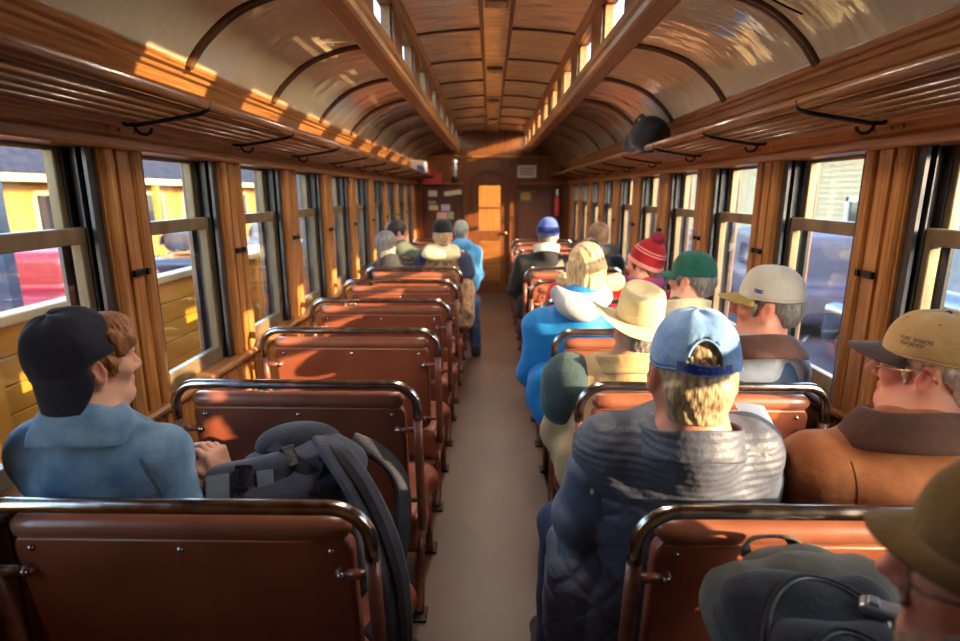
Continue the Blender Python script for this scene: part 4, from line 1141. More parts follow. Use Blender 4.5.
# cuffs and beaded bracelet
for sx in (1, -1):
    a, e, w = q.AR[sx]; d = (w - e).normalized(); p = e + (w - e) * .86
    MB().tube([p, p + d * .045], .045, 18, caps=True).build('cuff', M['denim'], q.root, smooth=True, org=q.org, bevel=.004)
a, e, w = q.AR[1]; d = (w - e).normalized(); nx = d.orthogonal().normalized(); ny = d.cross(nx); cc = w - d * .012
br = MB()
for k in range(16):
    an = 2 * PI * k / 16; br.lathe([(0, -.0045), (.0045, 0), (0, .0045)], 8, Matrix.Translation(cc + (nx * math.cos(an) + ny * math.sin(an)) * .034), caps=False)
br.build('bracelet', M['black_cloth'], q.root, smooth=True, org=q.org)

# ------------------------------------------------------------------ man in the quilted jacket
def quilt(x, y, z):
    def groove(u, w): return np.exp(-(((u + .5) % 1 - .5) / w) ** 2)
    hz = groove(z / .0175 + .12 * np.sin(14 * x), .2)
    u1, u2 = (x * .9 + z) / .105, (x * .9 - z) / .105
    di = np.maximum(groove(u1, .085), groove(u2, .085))
    yoke = np.clip((z - .905) / .004, 0, 1)
    crinkle = .0012 * np.sin(70 * x + 30 * z + 4 * np.sin(40 * z)) * np.sin(60 * z - 25 * x)
    seamz = np.exp(-((z - .9) / .005) ** 2) * .004
    return yoke * .0008 * hz + (1 - yoke) * .005 * di + crinkle + seamz + folds(.0035, 15, 1.3)(x, y, z) * (1 - .6 * yoke)
q = person('man in slate quilted jacket and light blue snapback cap, seen from behind', .43, 1.04, (.435, 1.235, 1.205), yaw=-.16, pitch=.0, vox=.005, s=1.12, sh=.19, bulk=1.12, belly=1.25,
           top=M['quilt'], legs=M['jeans'], infl=.026, disp=quilt, shz=.985, hipx=.42, topvox=.0048, skin=SKIN_RED,
           arms={-1: (V((.225, 1.33, .76)), V((.34, 1.52, .66))), 1: (V((.63, 1.36, .76)), V((.53, 1.56, .7)))},
           knees={-1: (.2, 1.63, .55), 1: (.52, 1.66, .55)}, ankles={-1: (.18, 1.6, .1), 1: (.52, 1.62, .1)}, neckr=.062)
VEST = q
eyes(q)
hair_short(q, M['hair_sandy'], .0045, back=-.085, thick=.002, amp=.0012, top=.095, side=.009)
cap(q, M['blue_cap'], rot=0, tilt=-.06, z0=.022, h=.104, rx=.086, ry=.106, opening=M['blue_strap'], amp=.0028, cy=-.012)
F = Field()
for i in range(9): F.cone(hloc(q, -.03 + .0075 * i, -.097, .028), hloc(q, -.034 + .008 * i, -.112, .05 + .012 * math.sin(i * 2.3)), .0055, .003, k=.004)
sdf_obj('hair_tuft', F, .0035, M['hair_sandy'], q.root, q.org)
collar(q, M['quilt'], .078, .094, -.02, .05, .009, dy=-.004, gap=.7)
# puffed sleeves and the long skirt of the jacket hanging over the seat edge
for sx in (-1, 1):
    a, e, w = q.AR[sx]; F = Field()
    F.cone(a + V((sx * .0, 0, -.03)), e, .082, .078, k=.05).cone(e, e + (w - e) * .9, .077, .055, k=.04)
    for t in (.25, .55, .85): pp_ = a + (e - a) * t; F.ell(pp_ + V((sx * .008, -.008, 0)), (.074, .076, .045), k=.05)
    sdf_obj('sleeve', F, .006, M['quilt_sleeve'], q.root, q.org, disp=folds(.006, 34, sx * 2.0))
F = Field().rbox((.36, 1.33, .57), (.15, .05, .07), .085, k=.06).cone((.22, 1.27, .62), (.2, 1.28, .4), .085, .075, k=.06).cone((.25, 1.36, .6), (.19, 1.4, .42), .075, .06, k=.05)
sdf_obj('jacket_skirt', F, .0055, M['quilt'], q.root, q.org, disp=quilt)
sz = MB().tube([(.128, 1.25, .72), (.112, 1.25, .6), (.106, 1.25, .5), (.118, 1.25, .36)], .004, 6)
# ------------------------------------------------------------------ man in the rust brown coat
q = person('white haired man in rust brown coat, gold wire glasses and tan cap', .945, 1.04, (1.025, 1.3, 1.2), yaw=.72, pitch=-.02, vox=.0045, s=1.06, sh=.2, bulk=1.08, belly=1.2,
           top=M['brown_coat'], legs=M['trous_dark'], infl=.024, disp=folds(.006, 18, 4.0), shz=.95, skin=SKIN_RED, jowl=.005, nose=1.1,
           arms={-1: (V((.80, 1.32, .74)), V((.85, 1.52, .7))), 1: (V((1.09, 1.36, .74)), V((1.02, 1.52, .68)))}, neckr=.064)
BROWN = q
eyes(q)
hair_short(q, M['hair_white'], .0045, back=-.085, thick=.006, amp=.003, side=.008, top=.045)
o, A = cap(q, M['tan_cap'], M['brown_bill'], rot=0, tilt=.04, z0=.026, h=.096, rx=.088, ry=.107, brim=.072, button=M['ink'], amp=.0015)
glasses(q, M['wire'], M['lens'])
collar(q, M['brown_collar'], .08, .1, -.02, .06, .008, dy=.0, gap=.5, fold=.055)
tr = bvh(o, q.org); em = MB()
for line, (zz_, y0_, nlet) in enumerate(((.036, .062, 12), (.0255, .06, 9))):
    pen = y0_
    for k in range(nlet):
        wl = .0042
        if not (line == 0 and k == 4):
            for dz, hgt in ((.0, 1), ):
                base_ = A @ V((-.14, pen - wl / 2, zz_ - .008 * 0)); dd_ = (A.to_3x3() @ V((1, 0, 0))).normalized()
                strokes = [((0, 0), (0, .0075)), ((0, .0075), (.003, .0075)), ((.003, .0075), (.003, 0 if (k + line) % 3 else .004)), ((0, .0 if k % 2 else .004), (.003, 0 if k % 2 else .004))]
                for (a0, b0), (a1, b1) in strokes:
                    pts = []
                    for aa, bb in ((a0, b0), (a1, b1)):
                        h = tr.ray_cast(A @ V((-.16, pen - aa, zz_ + bb)), dd_)
                        if h[0] is not None: pts.append(h[0] + h[1] * .0012)
                    if len(pts) == 2 and (pts[0] - pts[1]).length > 1e-4: em.tube(pts, .0008, 5)
        pen -= .0052
if em.v: em.build('embroidered_lettering', M['ink'], o, org=q.org)
seam(q, q.top, [(.80, 1.0, 1.0), (.815, 1.0, .9), (.82, 1.0, .78)], (0, 1, 0), M['coat_seam'], .0014)
seam(q, q.top, [(.83, 1.0, .9), (.95, 1.0, .885), (1.1, 1.0, .9)], (0, 1, 0), M['coat_seam'], .0014)
# ------------------------------------------------------------------ man nearest the camera
q = person('bespectacled man in olive brown cap nearest the camera, head turned to the windows', .54, .275, (.525, .52, 1.21), yaw=.95, pitch=-.06, vox=.006, s=1.0, sh=.19, bulk=1.05,
           top=M['grey_green'], legs=M['trous_dark'], infl=.02, beard=.8, skin=SKIN_RED,
           arms={-1: (V((.36, .5, .72)), V((.42, .7, .7))), 1: (V((.82, .52, .74)), V((.76, .74, .76)), V((-.1, .75, .35)), V((-.8, .2, .1)), .6)})
NEAR = q
eyes(q)
hair_short(q, M['hair_brown'], .005, back=-.1, thick=.009, amp=.004, top=.05)
F = Field()
for sx in (-1, 1): F.cone(hloc(q, sx * .058, .02, -.05), hloc(q, sx * .02, .07, -.11), .022, .022, k=.02)
for sx in (-1, 1): F.cone(hloc(q, sx * .066, -.004, -.02), hloc(q, sx * .054, .03, -.08), .016, .024, k=.02)
F.cone(hloc(q, -.02, .07, -.11), hloc(q, .02, .07, -.11), .024, k=.02).cone(hloc(q, -.02, .092, -.052), hloc(q, .02, .092, -.052), .0075, k=.01)
sdf_obj('beard', F, .005, M['hair_brown'], q.root, q.org, disp=lambda x, y, z: .003 * np.sin(200 * x + 120 * z) * np.sin(210 * y + 130 * z))
cap(q, M['olive_cap'], rot=0, tilt=.05, z0=.026, h=.1, rx=.087, ry=.106, brim=.045)
glasses(q, M['dark_wire'], M['lens'])
collar(q, M['grey_green'], .078, .095, -.02, .05, .01, gap=.7)
# ------------------------------------------------------------------ man in pale mesh cap
q = person('man in pale mesh cap and blue grey vest with light grey sleeves', .93, 1.04 + PITCH, (.985, 2.03, 1.205), yaw=.98, pitch=-.02, vox=.007, sh=.195, bulk=1.05, belly=1.2, s=1.05,
           top=M['grey_sleeve'], legs=M['trous_dark'], infl=.016, shz=.95, skin=SKIN_RED, nose=1.1, jowl=.003)
eyes(q)
hair_short(q, M['hair_grey'], .0055, back=-.07, thick=.002, amp=.0014, top=.05)
o, A = cap(q, M['mesh_cap'], M['olive_bill'], rot=0, tilt=.03, z0=.026, h=.108, rx=.086, ry=.105, brim=.07, amp=.001)
tr = bvh(o, q.org); em = MB(); dd_ = (A.to_3x3() @ V((1, 0, 0))).normalized()
for a, b in (((.046, .034), (.016, .030)), ((.045, .026), (.017, .022)), ((.040, .030), (.022, .027))):
    ps = [tr.ray_cast(A @ V((-.16, a[0] + (b[0] - a[0]) * t / 5, a[1] + (b[1] - a[1]) * t / 5)), dd_) for t in range(6)]
    em.tube([h[0] + h[1] * .0015 for h in ps if h[0] is not None], .0022, 6)
if em.v: em.build('logo_patch', M['logo_blue'], o, org=q.org)
T = Field(); T.ell(q.chest, (.168 * 1.05 + .03, .16, .2), k=.04).ell(q.bel, (.2, .165, .2), k=.05).cone(q.SH[-1] + V((.05, 0, 0)), q.SH[1] - V((.05, 0, 0)), .088, k=.05)
T.cone(q.N + V((0, .035, .03)), q.N + V((0, .06, .16)), .06, .08, k=.012, op='s')
sdf_obj('vest', T, .008, M['navy_vest'], q.root, q.org, disp=folds(.005, 20, 2))
collar(q, M['brown_collar'], .078, .1, -.02, .05, .008, gap=.5, fold=.05)
# ------------------------------------------------------------------ cowboy hat
q = person('passenger in cream felt cowboy hat and tan jacket with dark green shoulders', .45, 1.04 + PITCH, (.52, 2.04, 1.12), yaw=.1, vox=.008, sh=.2, bulk=1.05, belly=1.1,
           top=M['tan_jacket'], legs=M['jeans_mid'], infl=.026, shz=.9, disp=folds(.007, 18, 2.2), hipx=.46,
           arms={-1: (V((.25, 2.12, .66)), V((.36, 2.28, .6))), 1: (V((.70, 2.08, .7)), V((.6, 2.3, .66)))})
hair_short(q, M['hair_grey'], .007, back=-.08)
A = q.M @ Matrix.Translation((0, -.01, .025)) @ Matrix.Rotation(.06, 4, 'X') @ Matrix.Rotation(.1, 4, 'Y') @ Matrix.Rotation(-.15, 4, 'Z')
nu = 56; prof = [(1.0, 0), (1.0, .02), (.985, .05), (.965, .08), (.94, .1), (.88, .115), (.75, .118), (.5, .108), (.25, .1), (.0, .097)]
def hp(i, j):
    a = 2 * PI * i / nu; r, z = prof[j]
    x = .083 * r * math.cos(a); y = .104 * r * math.sin(a)
    if j >= 4:
        z += .022 * (y / .104) - .0                               # crown higher at one end
        x *= 1 - .12 * max(0, y / .1)
    if 3 <= j <= 6: x *= 1 - .06 * max(0, math.sin(a))
    return A @ V((x, y, z))
hat = MB().grid(hp, nu, len(prof), wrap=True).build('cowboy_hat', M['felt'], q.root, smooth=True, org=q.org, solid=.004, sub=1)
def bp(i, j):
    a = 2 * PI * i / nu; t = j / 7
    r = 1 + t * .98
    x = .083 * math.cos(a) * (1 + t * 1.15); y = .104 * math.sin(a) * (1 + t * .95)
    z = .048 * (abs(math.cos(a)) ** 3) * t ** 1.7 - .022 * (abs(math.sin(a)) ** 2) * t
    return A @ V((x, y, z))
MB().grid(bp, nu, 8, wrap=True).build('hat_brim', M['felt'], hat, smooth=True, org=q.org, solid=.004, sub=1)
MB().ribbon([hp(i, 1) + (hp(i, 1) - hp((i + nu // 2) % nu, 1)).normalized() * .002 for i in range(nu)] + [hp(0, 1)], .02, .003, [(hp(i % nu, 1) - hp((i + nu // 2) % nu, 1)).normalized() for i in range(nu + 1)]).build('hat_band', M['felt'], hat, org=q.org)
for sx in (-1, 1): sdf_obj('shoulder_patch', Field().cone(q.SH[sx] + V((-sx * .0, -.0, .004)), q.SH[sx] + (q.AR[sx][1] - q.SH[sx]) * .35, .107, .104, k=.03), .008, M['green_yoke'], q.root, q.org, disp=folds(.004, 24, 1))
collar(q, M['tan_jacket'], .078, .1, -.02, .05, .012, gap=.7)
# ------------------------------------------------------------------ blonde woman
q = person('blonde woman in bright blue jacket with grey hood leaning into the aisle', .41, 1.04 + 2 * PITCH, (.455, 2.82, 1.235), yaw=-.1, vox=.008, sh=.2, bulk=1.05, belly=1.0,
           top=M['blue_shell'], legs=M['jeans'], infl=.034, shz=.93, disp=folds(.008, 20, .4), hipx=.42,
           arms={-1: (V((.19, 2.84, .68)), V((.3, 3.08, .64))), 1: (V((.66, 2.86, .7)), V((.56, 3.08, .66)))})
F = Field().ell((0, -.014, .032), (.088, .107, .1), k=.02).cone((-.05, -.045, 0), (-.055, -.06, -.14), .045, .035, k=.04).cone((.05, -.045, 0), (.06, -.06, -.16), .045, .032, k=.04).cone((0, -.07, 0), (.01, -.085, -.16), .05, .04, k=.04)
F.ell((0, .16, -.06), (.09, .13, .12), k=.02, op='s')
W = Field(); W.add(F, q.M, q.s)
sdf_obj('hair', W, .006, M['hair_blond'], q.root, q.org, disp=lambda x, y, z: .003 * np.sin(150 * x + 1.2 * np.sin(14 * z) + 60 * y) + .002 * np.sin(310 * x + 220 * y + 1.5 * np.sin(20 * z)))
F = Field().ell(q.N + V((-.02, -.09, -.02)), (.125, .07, .075), k=.04).cone(q.N + V((-.11, -.03, .02)), q.N + V((.1, -.03, .02)), .05, k=.05)
F.ell(q.N + V((-.02, -.02, .09)), (.1, .07, .06), k=.03, op='s')
sdf_obj('hood', F, .007, M['grey_fleece'], q.root, q.org, disp=folds(.006, 24, 3))
F = Field().rbox((.42, 2.8, .6), (.15, .09, .07), .1, k=.06); sdf_obj('jacket_skirt', F, .01, M['blue_shell'], q.root, q.org, disp=folds(.01, 24, 1))
# ------------------------------------------------------------------ green cap
q = person('passenger in dark green cap and grey green jacket by the window, head turned aside', .93, 1.04 + 2 * PITCH, (.985, 2.82, 1.185), yaw=.75, vox=.009, sh=.19, top=M['grey_green'], legs=M['trous_dark'], infl=.024, shz=.93, s=1.05)
hair_short(q, M['hair_grey'], .007, back=-.08)
cap(q, M['green_cap'], rot=0, tilt=.0, z0=.02, h=.106, rx=.088, ry=.108, brim=.07)
collar(q, M['cream_cloth'], .082, .105, -.02, .05, .014, gap=.6)
# ------------------------------------------------------------------ red knit hat
q = person('passenger in red knit hat with dark red pompom and purple scarf', .95, 1.04 + 3 * PITCH, (.945, 3.58, 1.165), yaw=.85, pitch=-.1, roll=.0, vox=.01, sh=.18, top=M['red_coat'], legs=M['trous_dark'], infl=.026, shz=.9)
def dome(q, m, name, z0, h, rx, ry, cy=-.012, amp=.002, t0=0.0, t1=1.0, rb=0.0, parent=None, thick=.004, k0=24, tilt=0.0):
    nu = 60
    def f(i, j):
        a = 2 * PI * i / nu; t = t0 + (t1 - t0) * j / 15; ph = t * PI / 2
        r = math.cos(ph) ** .7 + .0; w = 1 + amp * 8 * math.cos(k0 * a)
        return q.M @ Matrix.Translation((0, cy, z0)) @ Matrix.Rotation(tilt, 4, 'X') @ V((rx * (r * w + rb) * math.cos(a), ry * (r * w + rb) * math.sin(a), h * math.sin(ph)))
    return MB().grid(f, nu, 16, wrap=True).build(name, m, parent or q.root, smooth=True, org=q.org, solid=thick)
kh = dome(q, M['red_knit'], 'knit_hat', -.005, .165, .09, .112, tilt=.5)
for t in (.34, .42): dome(q, M['pink_knit'], 'knit_stripe', -.005, .165, .09, .112, t0=t, t1=t + .035, rb=.03, parent=kh, tilt=.5)
dome(q, M['pink_knit'], 'plaid_band', -.005, .165, .09, .112, t0=.0, t1=.1, rb=.05, parent=kh, k0=30, amp=.004, tilt=.5)
F = Field().ell(hloc(q, 0, -.105, .15), .043); sdf_obj('pompom', F, .006, M['dark_red_knit'], kh, q.org, disp=lambda x, y, z: .004 * np.sin(190 * x) * np.sin(190 * y) * np.sin(190 * z))
hair_short(q, M['hair_brown'], .009, back=-.09)
F = Field().cone(q.N + V((-.08, .02, .03)), q.N + V((.08, .02, .03)), .05, k=.04).cone(q.N + V((-.07, -.04, .02)), q.N + V((.07, -.04, .02)), .05, k=.04).cone(q.N + V((0, .07, .02)), q.N + V((-.02, .11, -.18)), .05, .04, k=.04)
sdf_obj('scarf', F, .008, M['purple'], q.root, q.org, disp=folds(.006, 40, 1))
# ------------------------------------------------------------------ fur hood
q = person('dark haired passenger in red coat with sandy fur trimmed hood behind the blonde woman', .60, 1.04 + 3 * PITCH, (.60, 3.57, 1.2), yaw=0, vox=.011, sh=.2, top=M['red_coat'], legs=M['trous_dark'], infl=.034, shz=.95)
hair_short(q, M['hair_dark'], .008, back=-.11, thick=.012)
F = Field(); pts = [q.N + V((.17 * math.cos(a), -.03 + .09 * math.sin(a), .02 + .015 * math.sin(a))) for a in [PI + PI * k / 8 for k in range(9)]]
for a, b in zip(pts, pts[1:]): F.cone(a, b, .045, k=.03)
sdf_obj('fur_trim', F, .008, M['fur'], q.root, q.org, disp=lambda x, y, z: .006 * np.sin(150 * x + 2 * np.sin(60 * y)) * np.sin(160 * y) * np.sin(150 * z))
# ------------------------------------------------------------------ blue beanie
q = person('man in blue knit beanie with navy band, grey jacket with black sleeves', .46, 1.04 + 5 * PITCH, (.49, 5.07, 1.255), yaw=-.35, vox=.011, sh=.215, bulk=1.15, top=M['black_cloth'], legs=M['jeans'], infl=.026, shz=.97, s=1.08,
           arms={-1: (V((.2, 5.12, .72)), V((.32, 5.3, .66))), 1: (V((.72, 5.1, .74)), V((.6, 5.3, .68)))})
kh = dome(q, M['blue_knit'], 'beanie', -.02, .148, .09, .11)
dome(q, M['navy_knit'], 'beanie_band', -.02, .148, .09, .11, t0=.12, t1=.34, rb=.05, parent=kh)
hair_short(q, M['hair_grey'], .009, back=-.08)
T = Field().ell(q.chest, (.2, .165, .2), k=.04).ell(q.bel, (.2, .165, .2), k=.05).cone(q.SH[-1] + V((.04, 0, 0)), q.SH[1] - V((.04, 0, 0)), .095, k=.05)
sdf_obj('vest', T, .01, M['grey_jacket'], q.root, q.org, disp=folds(.005, 20, 2))
collar(q, M['white_knit'], .075, .1, -.01, .06, .014, gap=.6)
# ------------------------------------------------------------------ dark dressed passenger by the window
q = person('brown haired passenger in black coat by the window beyond the blue beanie man', .93, 1.04 + 5 * PITCH, (.935, 5.06, 1.225), yaw=.2, vox=.012, sh=.2, top=M['black_cloth'], legs=M['trous_dark'], infl=.028, shz=.97)
hair_short(q, M['hair_brown'], .008, back=-.1, thick=.016)
F = Field(); pts = [q.N + V((.14 * math.cos(a), -.02 + .08 * math.sin(a), .04)) for a in [PI + PI * k / 6 for k in range(7)]]
for a, b in zip(pts, pts[1:]): F.cone(a, b, .05, k=.03)
sdf_obj('hood', F, .012, M['black_cloth'], q.root, q.org)
# ------------------------------------------------------------------ far passengers on the other side
q = person('grey haired passenger in dark coat sitting low by the window', -.92, 1.04 + 5 * PITCH, (-.965, 5.08, 1.145), yaw=-.25, vox=.012, sh=.18, top=M['trous_dark'], legs=M['trous_dark'], infl=.024)
hair_short(q, M['hair_grey'], .007, back=-.12, thick=.016, amp=.004)
q = person('dark haired passenger in dull green coat facing the aisle', -.92, 1.04 + 6 * PITCH, (-.985, 5.85, 1.21), yaw=-1.1, vox=.012, sh=.18, top=M['green_grey_coat'], legs=M['trous_dark'], infl=.024)
hair_short(q, M['hair_dark'], .008, back=-.13, thick=.015)
q = person('man in black cap and mottled brown coat with cream hood, on the aisle', -.46, 1.04 + 5 * PITCH, (-.455, 5.07, 1.245), yaw=-.1, vox=.01, sh=.2, bulk=1.08, top=M['camo'], legs=M['jeans_mid'], infl=.03, shz=.98, s=1.05,
           arms={1: (V((-.24, 5.12, .72)), V((-.3, 5.3, .64))), -1: (V((-.70, 5.1, .74)), V((-.56, 5.3, .68)))}, knees={1: (-.2, 5.5, .55), -1: (-.5, 5.46, .55)}, ankles={1: (-.17, 5.46, .1), -1: (-.5, 5.42, .1)})
hair_short(q, M['hair_sandy'], .008, back=-.09)
cap(q, M['black_cloth'], rot=0, z0=.02, h=.106, rx=.087, ry=.106)
F = Field().ell(q.N + V((0, -.09, -.015)), (.17, .07, .06), k=.04).cone(q.N + V((-.11, -.03, .02)), q.N + V((.11, -.03, .02)), .05, k=.05)
sdf_obj('hood', F, .01, M['cream_cloth'], q.root, q.org, disp=folds(.005, 24, 3))
for sx in (-1, 1): sdf_obj('shoulder_panel', Field().cone(q.SH[sx], q.SH[sx] + V((sx * .03, .0, -.08)), .108, .1, k=.03), .01, M['navy_cloth'], q.root, q.org)
F = Field().rbox((-.27, 5.06, .62), (.03, .1, .16), .06, k=.05); sdf_obj('coat_tail', F, .01, M['camo'], q.root, q.org, disp=folds(.01, 26, 2))
q = person('passenger in pale grey cap and light blue hooded jacket near the end door', -.38, 1.04 + 7 * PITCH, (-.365, 6.62, 1.17), yaw=-.2, vox=.012, sh=.19, top=M['sky_jacket'], legs=M['jeans_mid'], infl=.03)
hair_short(q, M['hair_grey'], .009, back=-.09)
cap(q, M['pale_cap'], rot=0, z0=.02, h=.106, rx=.087, ry=.106)
F = Field().ell(q.N + V((0.02, -.08, .0)), (.13, .07, .07), k=.04); sdf_obj('hood', F, .01, M['sky_jacket'], q.root, q.org)
# ================================================================== bags and small things
M['pack_black'] = cl('black_pack_cloth', rgb(26, 27, 34), rgb(42, 43, 52), bump=.3, bscale=120)
M['pack_grey'] = cl('charcoal_pack_cloth', rgb(58, 60, 72), rgb(76, 78, 90), bump=.3, bscale=140)
M['pack_light'] = cl('light_grey_panel', rgb(120, 134, 146), rgb(140, 154, 164))
M['pack_olive'] = cl('grey_olive_pack_cloth', rgb(70, 66, 58), rgb(92, 88, 78), bump=.4, bscale=50)
M['webbing'] = cl('black_webbing', rgb(22, 22, 26), rgb(36, 36, 40), bump=.4, bscale=300)
M['plastic'] = mat('black_plastic', rgb(24, 24, 26), rough=.3)
M['zip'] = mat('zip_grey', rgb(92, 92, 96), rough=.35, metal=.6)
M['silver'] = mat('silver_body', rgb(180, 182, 186), rough=.3, metal=.7)
M['paper'] = mat('white_paper', rgb(226, 222, 212), rgb(236, 232, 224), rough=.8)

# hiking pack beside the boy
og = V((-.53, 1.34, .47))
r = empty('backpack', og, 'charcoal and black hiking backpack standing on the seat beside the boy in denim', 'backpack')
R = Euler((.12, -.12, .2)).to_matrix()
F = Field().rbox((-.54, 1.36, .705), (.09, .065, .16), .055, k=.03, R=R).ell((-.5, 1.38, .875), (.14, .11, .065), k=.05, R=R)
main = sdf_obj('body', F, .006, M['pack_grey'], r, og, disp=folds(.006, 26, 1))
F = Field().ell((-.56, 1.44, .915), (.12, .09, .06), k=.04).rbox((-.43, 1.36, .74), (.012, .08, .16), .035, k=.03, R=R)
sdf_obj('back_padding', F, .006, M['pack_black'], r, og, disp=folds(.004, 30, 3))
F = Field().rbox((-.61, 1.27, .81), (.085, .02, .105), .035, k=.02, R=Euler((-.35, -.12, .2)).to_matrix()).rbox((-.61, 1.235, .66), (.08, .02, .06), .035, k=.02, R=R)
fp = sdf_obj('front_pocket', F, .005, M['pack_grey'], r, og, disp=folds(.004, 34, 2))
tr = bvh(fp, og); nm = (-.15, -.8, .55)
def strip(tree, pts, d, w, t, m, name, par, off=.002, n=6):
    d = V(d).normalized(); ps = []
    for p in spline(pts, n):
        h = tree.ray_cast(p - d * .4, d)
        if h[0] is not None: ps.append((h[0] + h[1] * off, h[1]))
    if len(ps) > 2: return MB().ribbon([p for p, _ in ps], w, t, [q_ for _, q_ in ps]).build(name, m, par, org=og)
dn = V((.05, .7, -.7))
strip(tr, [(-.695, 1.24, .93), (-.68, 1.2, .84), (-.665, 1.17, .74)], dn, .055, .004, M['pack_light'], 'light_panel', fp)
strip(tr, [(-.585, 1.24, .95), (-.575, 1.2, .86), (-.565, 1.17, .76)], dn, .04, .004, M['pack_light'], 'light_panel', fp)
strip(tr, [(-.64, 1.24, .95), (-.63, 1.2, .86), (-.62, 1.17, .74)], dn, .024, .004, M['webbing'], 'strap_webbing', fp, .005)
for zz_ in (.0, .012):
    ps = [(-.728 + zz_, 1.24, .92), (-.715 + zz_, 1.2, .83), (-.70 + zz_, 1.17, .73)]
    pp_ = on_surf(tr, ps, dn, .002, 6, .4)
    if len(pp_) > 2: MB().tube(pp_, .0022, 6).build('zipper', M['zip'], fp, smooth=True, org=og)
def buckle(c, rot, s=1.0, par=r, org=og):
    A = Matrix.Translation(c) @ Euler(rot).to_matrix().to_4x4() @ Matrix.Scale(s, 4)
    b = MB(); b.cbox((0, 0, 0), (.016, .024, .005), A); b.cbox((0, .026, 0), (.02, .005, .006), A); b.cbox((0, -.026, 0), (.02, .005, .006), A); b.cbox((.012, 0, .004), (.003, .018, .004), A); b.cbox((-.012, 0, .004), (.003, .018, .004), A)
    return b.build('buckle', M['plastic'], par, org=org, bevel=.002)
buckle(V((-.632, 1.235, .925)), (.8, 0, .1)); buckle(V((-.53, 1.295, .953)), (.6, .1, .9)); buckle(V((-.447, 1.255, .9)), (.7, .5, .2)); buckle(V((-.432, 1.3, .955)), (.2, .3, -.2), .9)
MB().ribbon(spline([(-.6, 1.345, .955), (-.52, 1.29, .945), (-.45, 1.26, .91), (-.41, 1.26, .85)], 6), .03, .004, (0, -.6, .8)).build('compression_strap', M['webbing'], r, org=og)
MB().ribbon(spline([(-.47, 1.45, .94), (-.44, 1.37, .965), (-.43, 1.28, .945), (-.45, 1.24, .88)], 6), .028, .006, (.5, -.2, .8)).build('haul_loop', M['webbing'], r, org=og)
pts = spline([(-.455, 1.33, .985), (-.41, 1.27, .975), (-.35, 1.225, .92), (-.3, 1.2, .83), (-.265, 1.185, .72), (-.25, 1.175, .6), (-.248, 1.17, .5), (-.25, 1.17, .4)], 6)
MB().ribbon(pts, [.062 + .018 * math.sin(PI * k / (len(pts) - 1)) for k in range(len(pts))], .02, [(V((.55, -.55, .6)) * (1 - k / len(pts)) + V((.75, -.65, .0)) * (k / len(pts))).normalized() for k in range(len(pts))]).build('shoulder_strap', M['pack_grey'], r, org=og, smooth=False)
pts2 = [p + V((.012, -.012, .004)) for p in pts[3:-4]]
MB().ribbon(pts2, .022, .004, (.7, -.65, .3)).build('strap_webbing', M['webbing'], r, org=og)
MB().ribbon(spline([(-.43, 1.5, .9), (-.35, 1.5, .86), (-.29, 1.47, .8), (-.275, 1.42, .7), (-.29, 1.36, .58), (-.32, 1.3, .5)], 6), .06, .02, [(V((.7, -.3, .5)))] * 31).build('shoulder_strap', M['pack_black'], r, org=og)
MB().ribbon(spline([(-.34, 1.26, .5), (-.27, 1.22, .47), (-.2, 1.18, .455), (-.15, 1.15, .42)], 6), .07, .016, (.35, -.5, .8)).build('hip_belt', M['pack_black'], r, org=og)
fr = MB()
for k in range(26):
    a = V((-.262 + random.uniform(-.012, .012), 1.155 + random.uniform(-.01, .02), .72 - k * .008)); b = a + V((random.uniform(-.01, .035), random.uniform(-.03, .0), random.uniform(-.05, .01)))
    fr.tube([a, (a + b) / 2 + V((random.uniform(-.01, .01), 0, random.uniform(-.01, .01))), b], .0011, 4)
fr.build('frayed_threads', M['webbing'], r, org=og)['kind'] = 'stuff'

# day pack on the lap of the near man
og = V((.53, .82, .62))
r = empty('backpack', og, 'black daypack with grey olive lid on the lap of the man nearest the camera', 'backpack')
A9 = Matrix.Translation((.53, .80, .765)) @ Euler((-.9, 0, .05)).to_matrix().to_4x4()
def put(F): W = Field(); W.add(F, A9); return W
L9 = lambda x, y, z: A9 @ V((x, y, z))
sdf_obj('body', put(Field().rbox((.02, .0, 0), (.105, .04, .16), .055, k=.03)), .005, M['pack_olive'], r, og, disp=folds(.008, 34, 2))
lid = sdf_obj('lid', put(Field().ell((.03, .0, .2), (.115, .06, .045), k=.03)), .005, M['pack_olive'], r, og, disp=folds(.008, 40, 5))
fp = sdf_obj('main_pocket', put(Field().rbox((-.012, -.062, -.01), (.095, .02, .135), .05, k=.03)), .0045, M['pack_black'], r, og, disp=folds(.006, 30, 4))
fp2 = sdf_obj('front_pocket', put(Field().rbox((-.01, -.105, -.05), (.07, .012, .1), .045, k=.03)), .0045, M['pack_black'], r, og, disp=folds(.005, 36, 6))
d9 = A9.to_3x3() @ V((0, 1, 0))
def arch(cx, cz, w, h, n=18): return [L9(cx + w * math.cos(a), -.35, cz + h * math.sin(a)) for a in [PI * 1.05 - PI * 1.1 * k / n for k in range(n + 1)]]
for tree_o, pts, m_, rr in ((fp, arch(-.012, .0, .118, .155), M['zip'], .0024), (fp, arch(-.012, -.005, .126, .166), M['webbing'], .004), (fp2, arch(-.01, -.05, .085, .118), M['zip'], .0024), (fp2, arch(-.01, -.052, .092, .127), M['webbing'], .004)):
    pp_ = on_surf(bvh(tree_o, og), pts, d9, .001, 3, .05)
    if len(pp_) > 3: MB().tube(pp_, rr, 6).build('zipper', m_, tree_o, smooth=True, org=og)
MB().ribbon(spline([L9(-.04, .02, .235), L9(-.025, .0, .262), L9(.05, .0, .262), L9(.07, .02, .235)], 6), .03, .007, A9.to_3x3() @ V((0, -.3, .95))).build('grab_handle', M['pack_olive'], r, org=og)
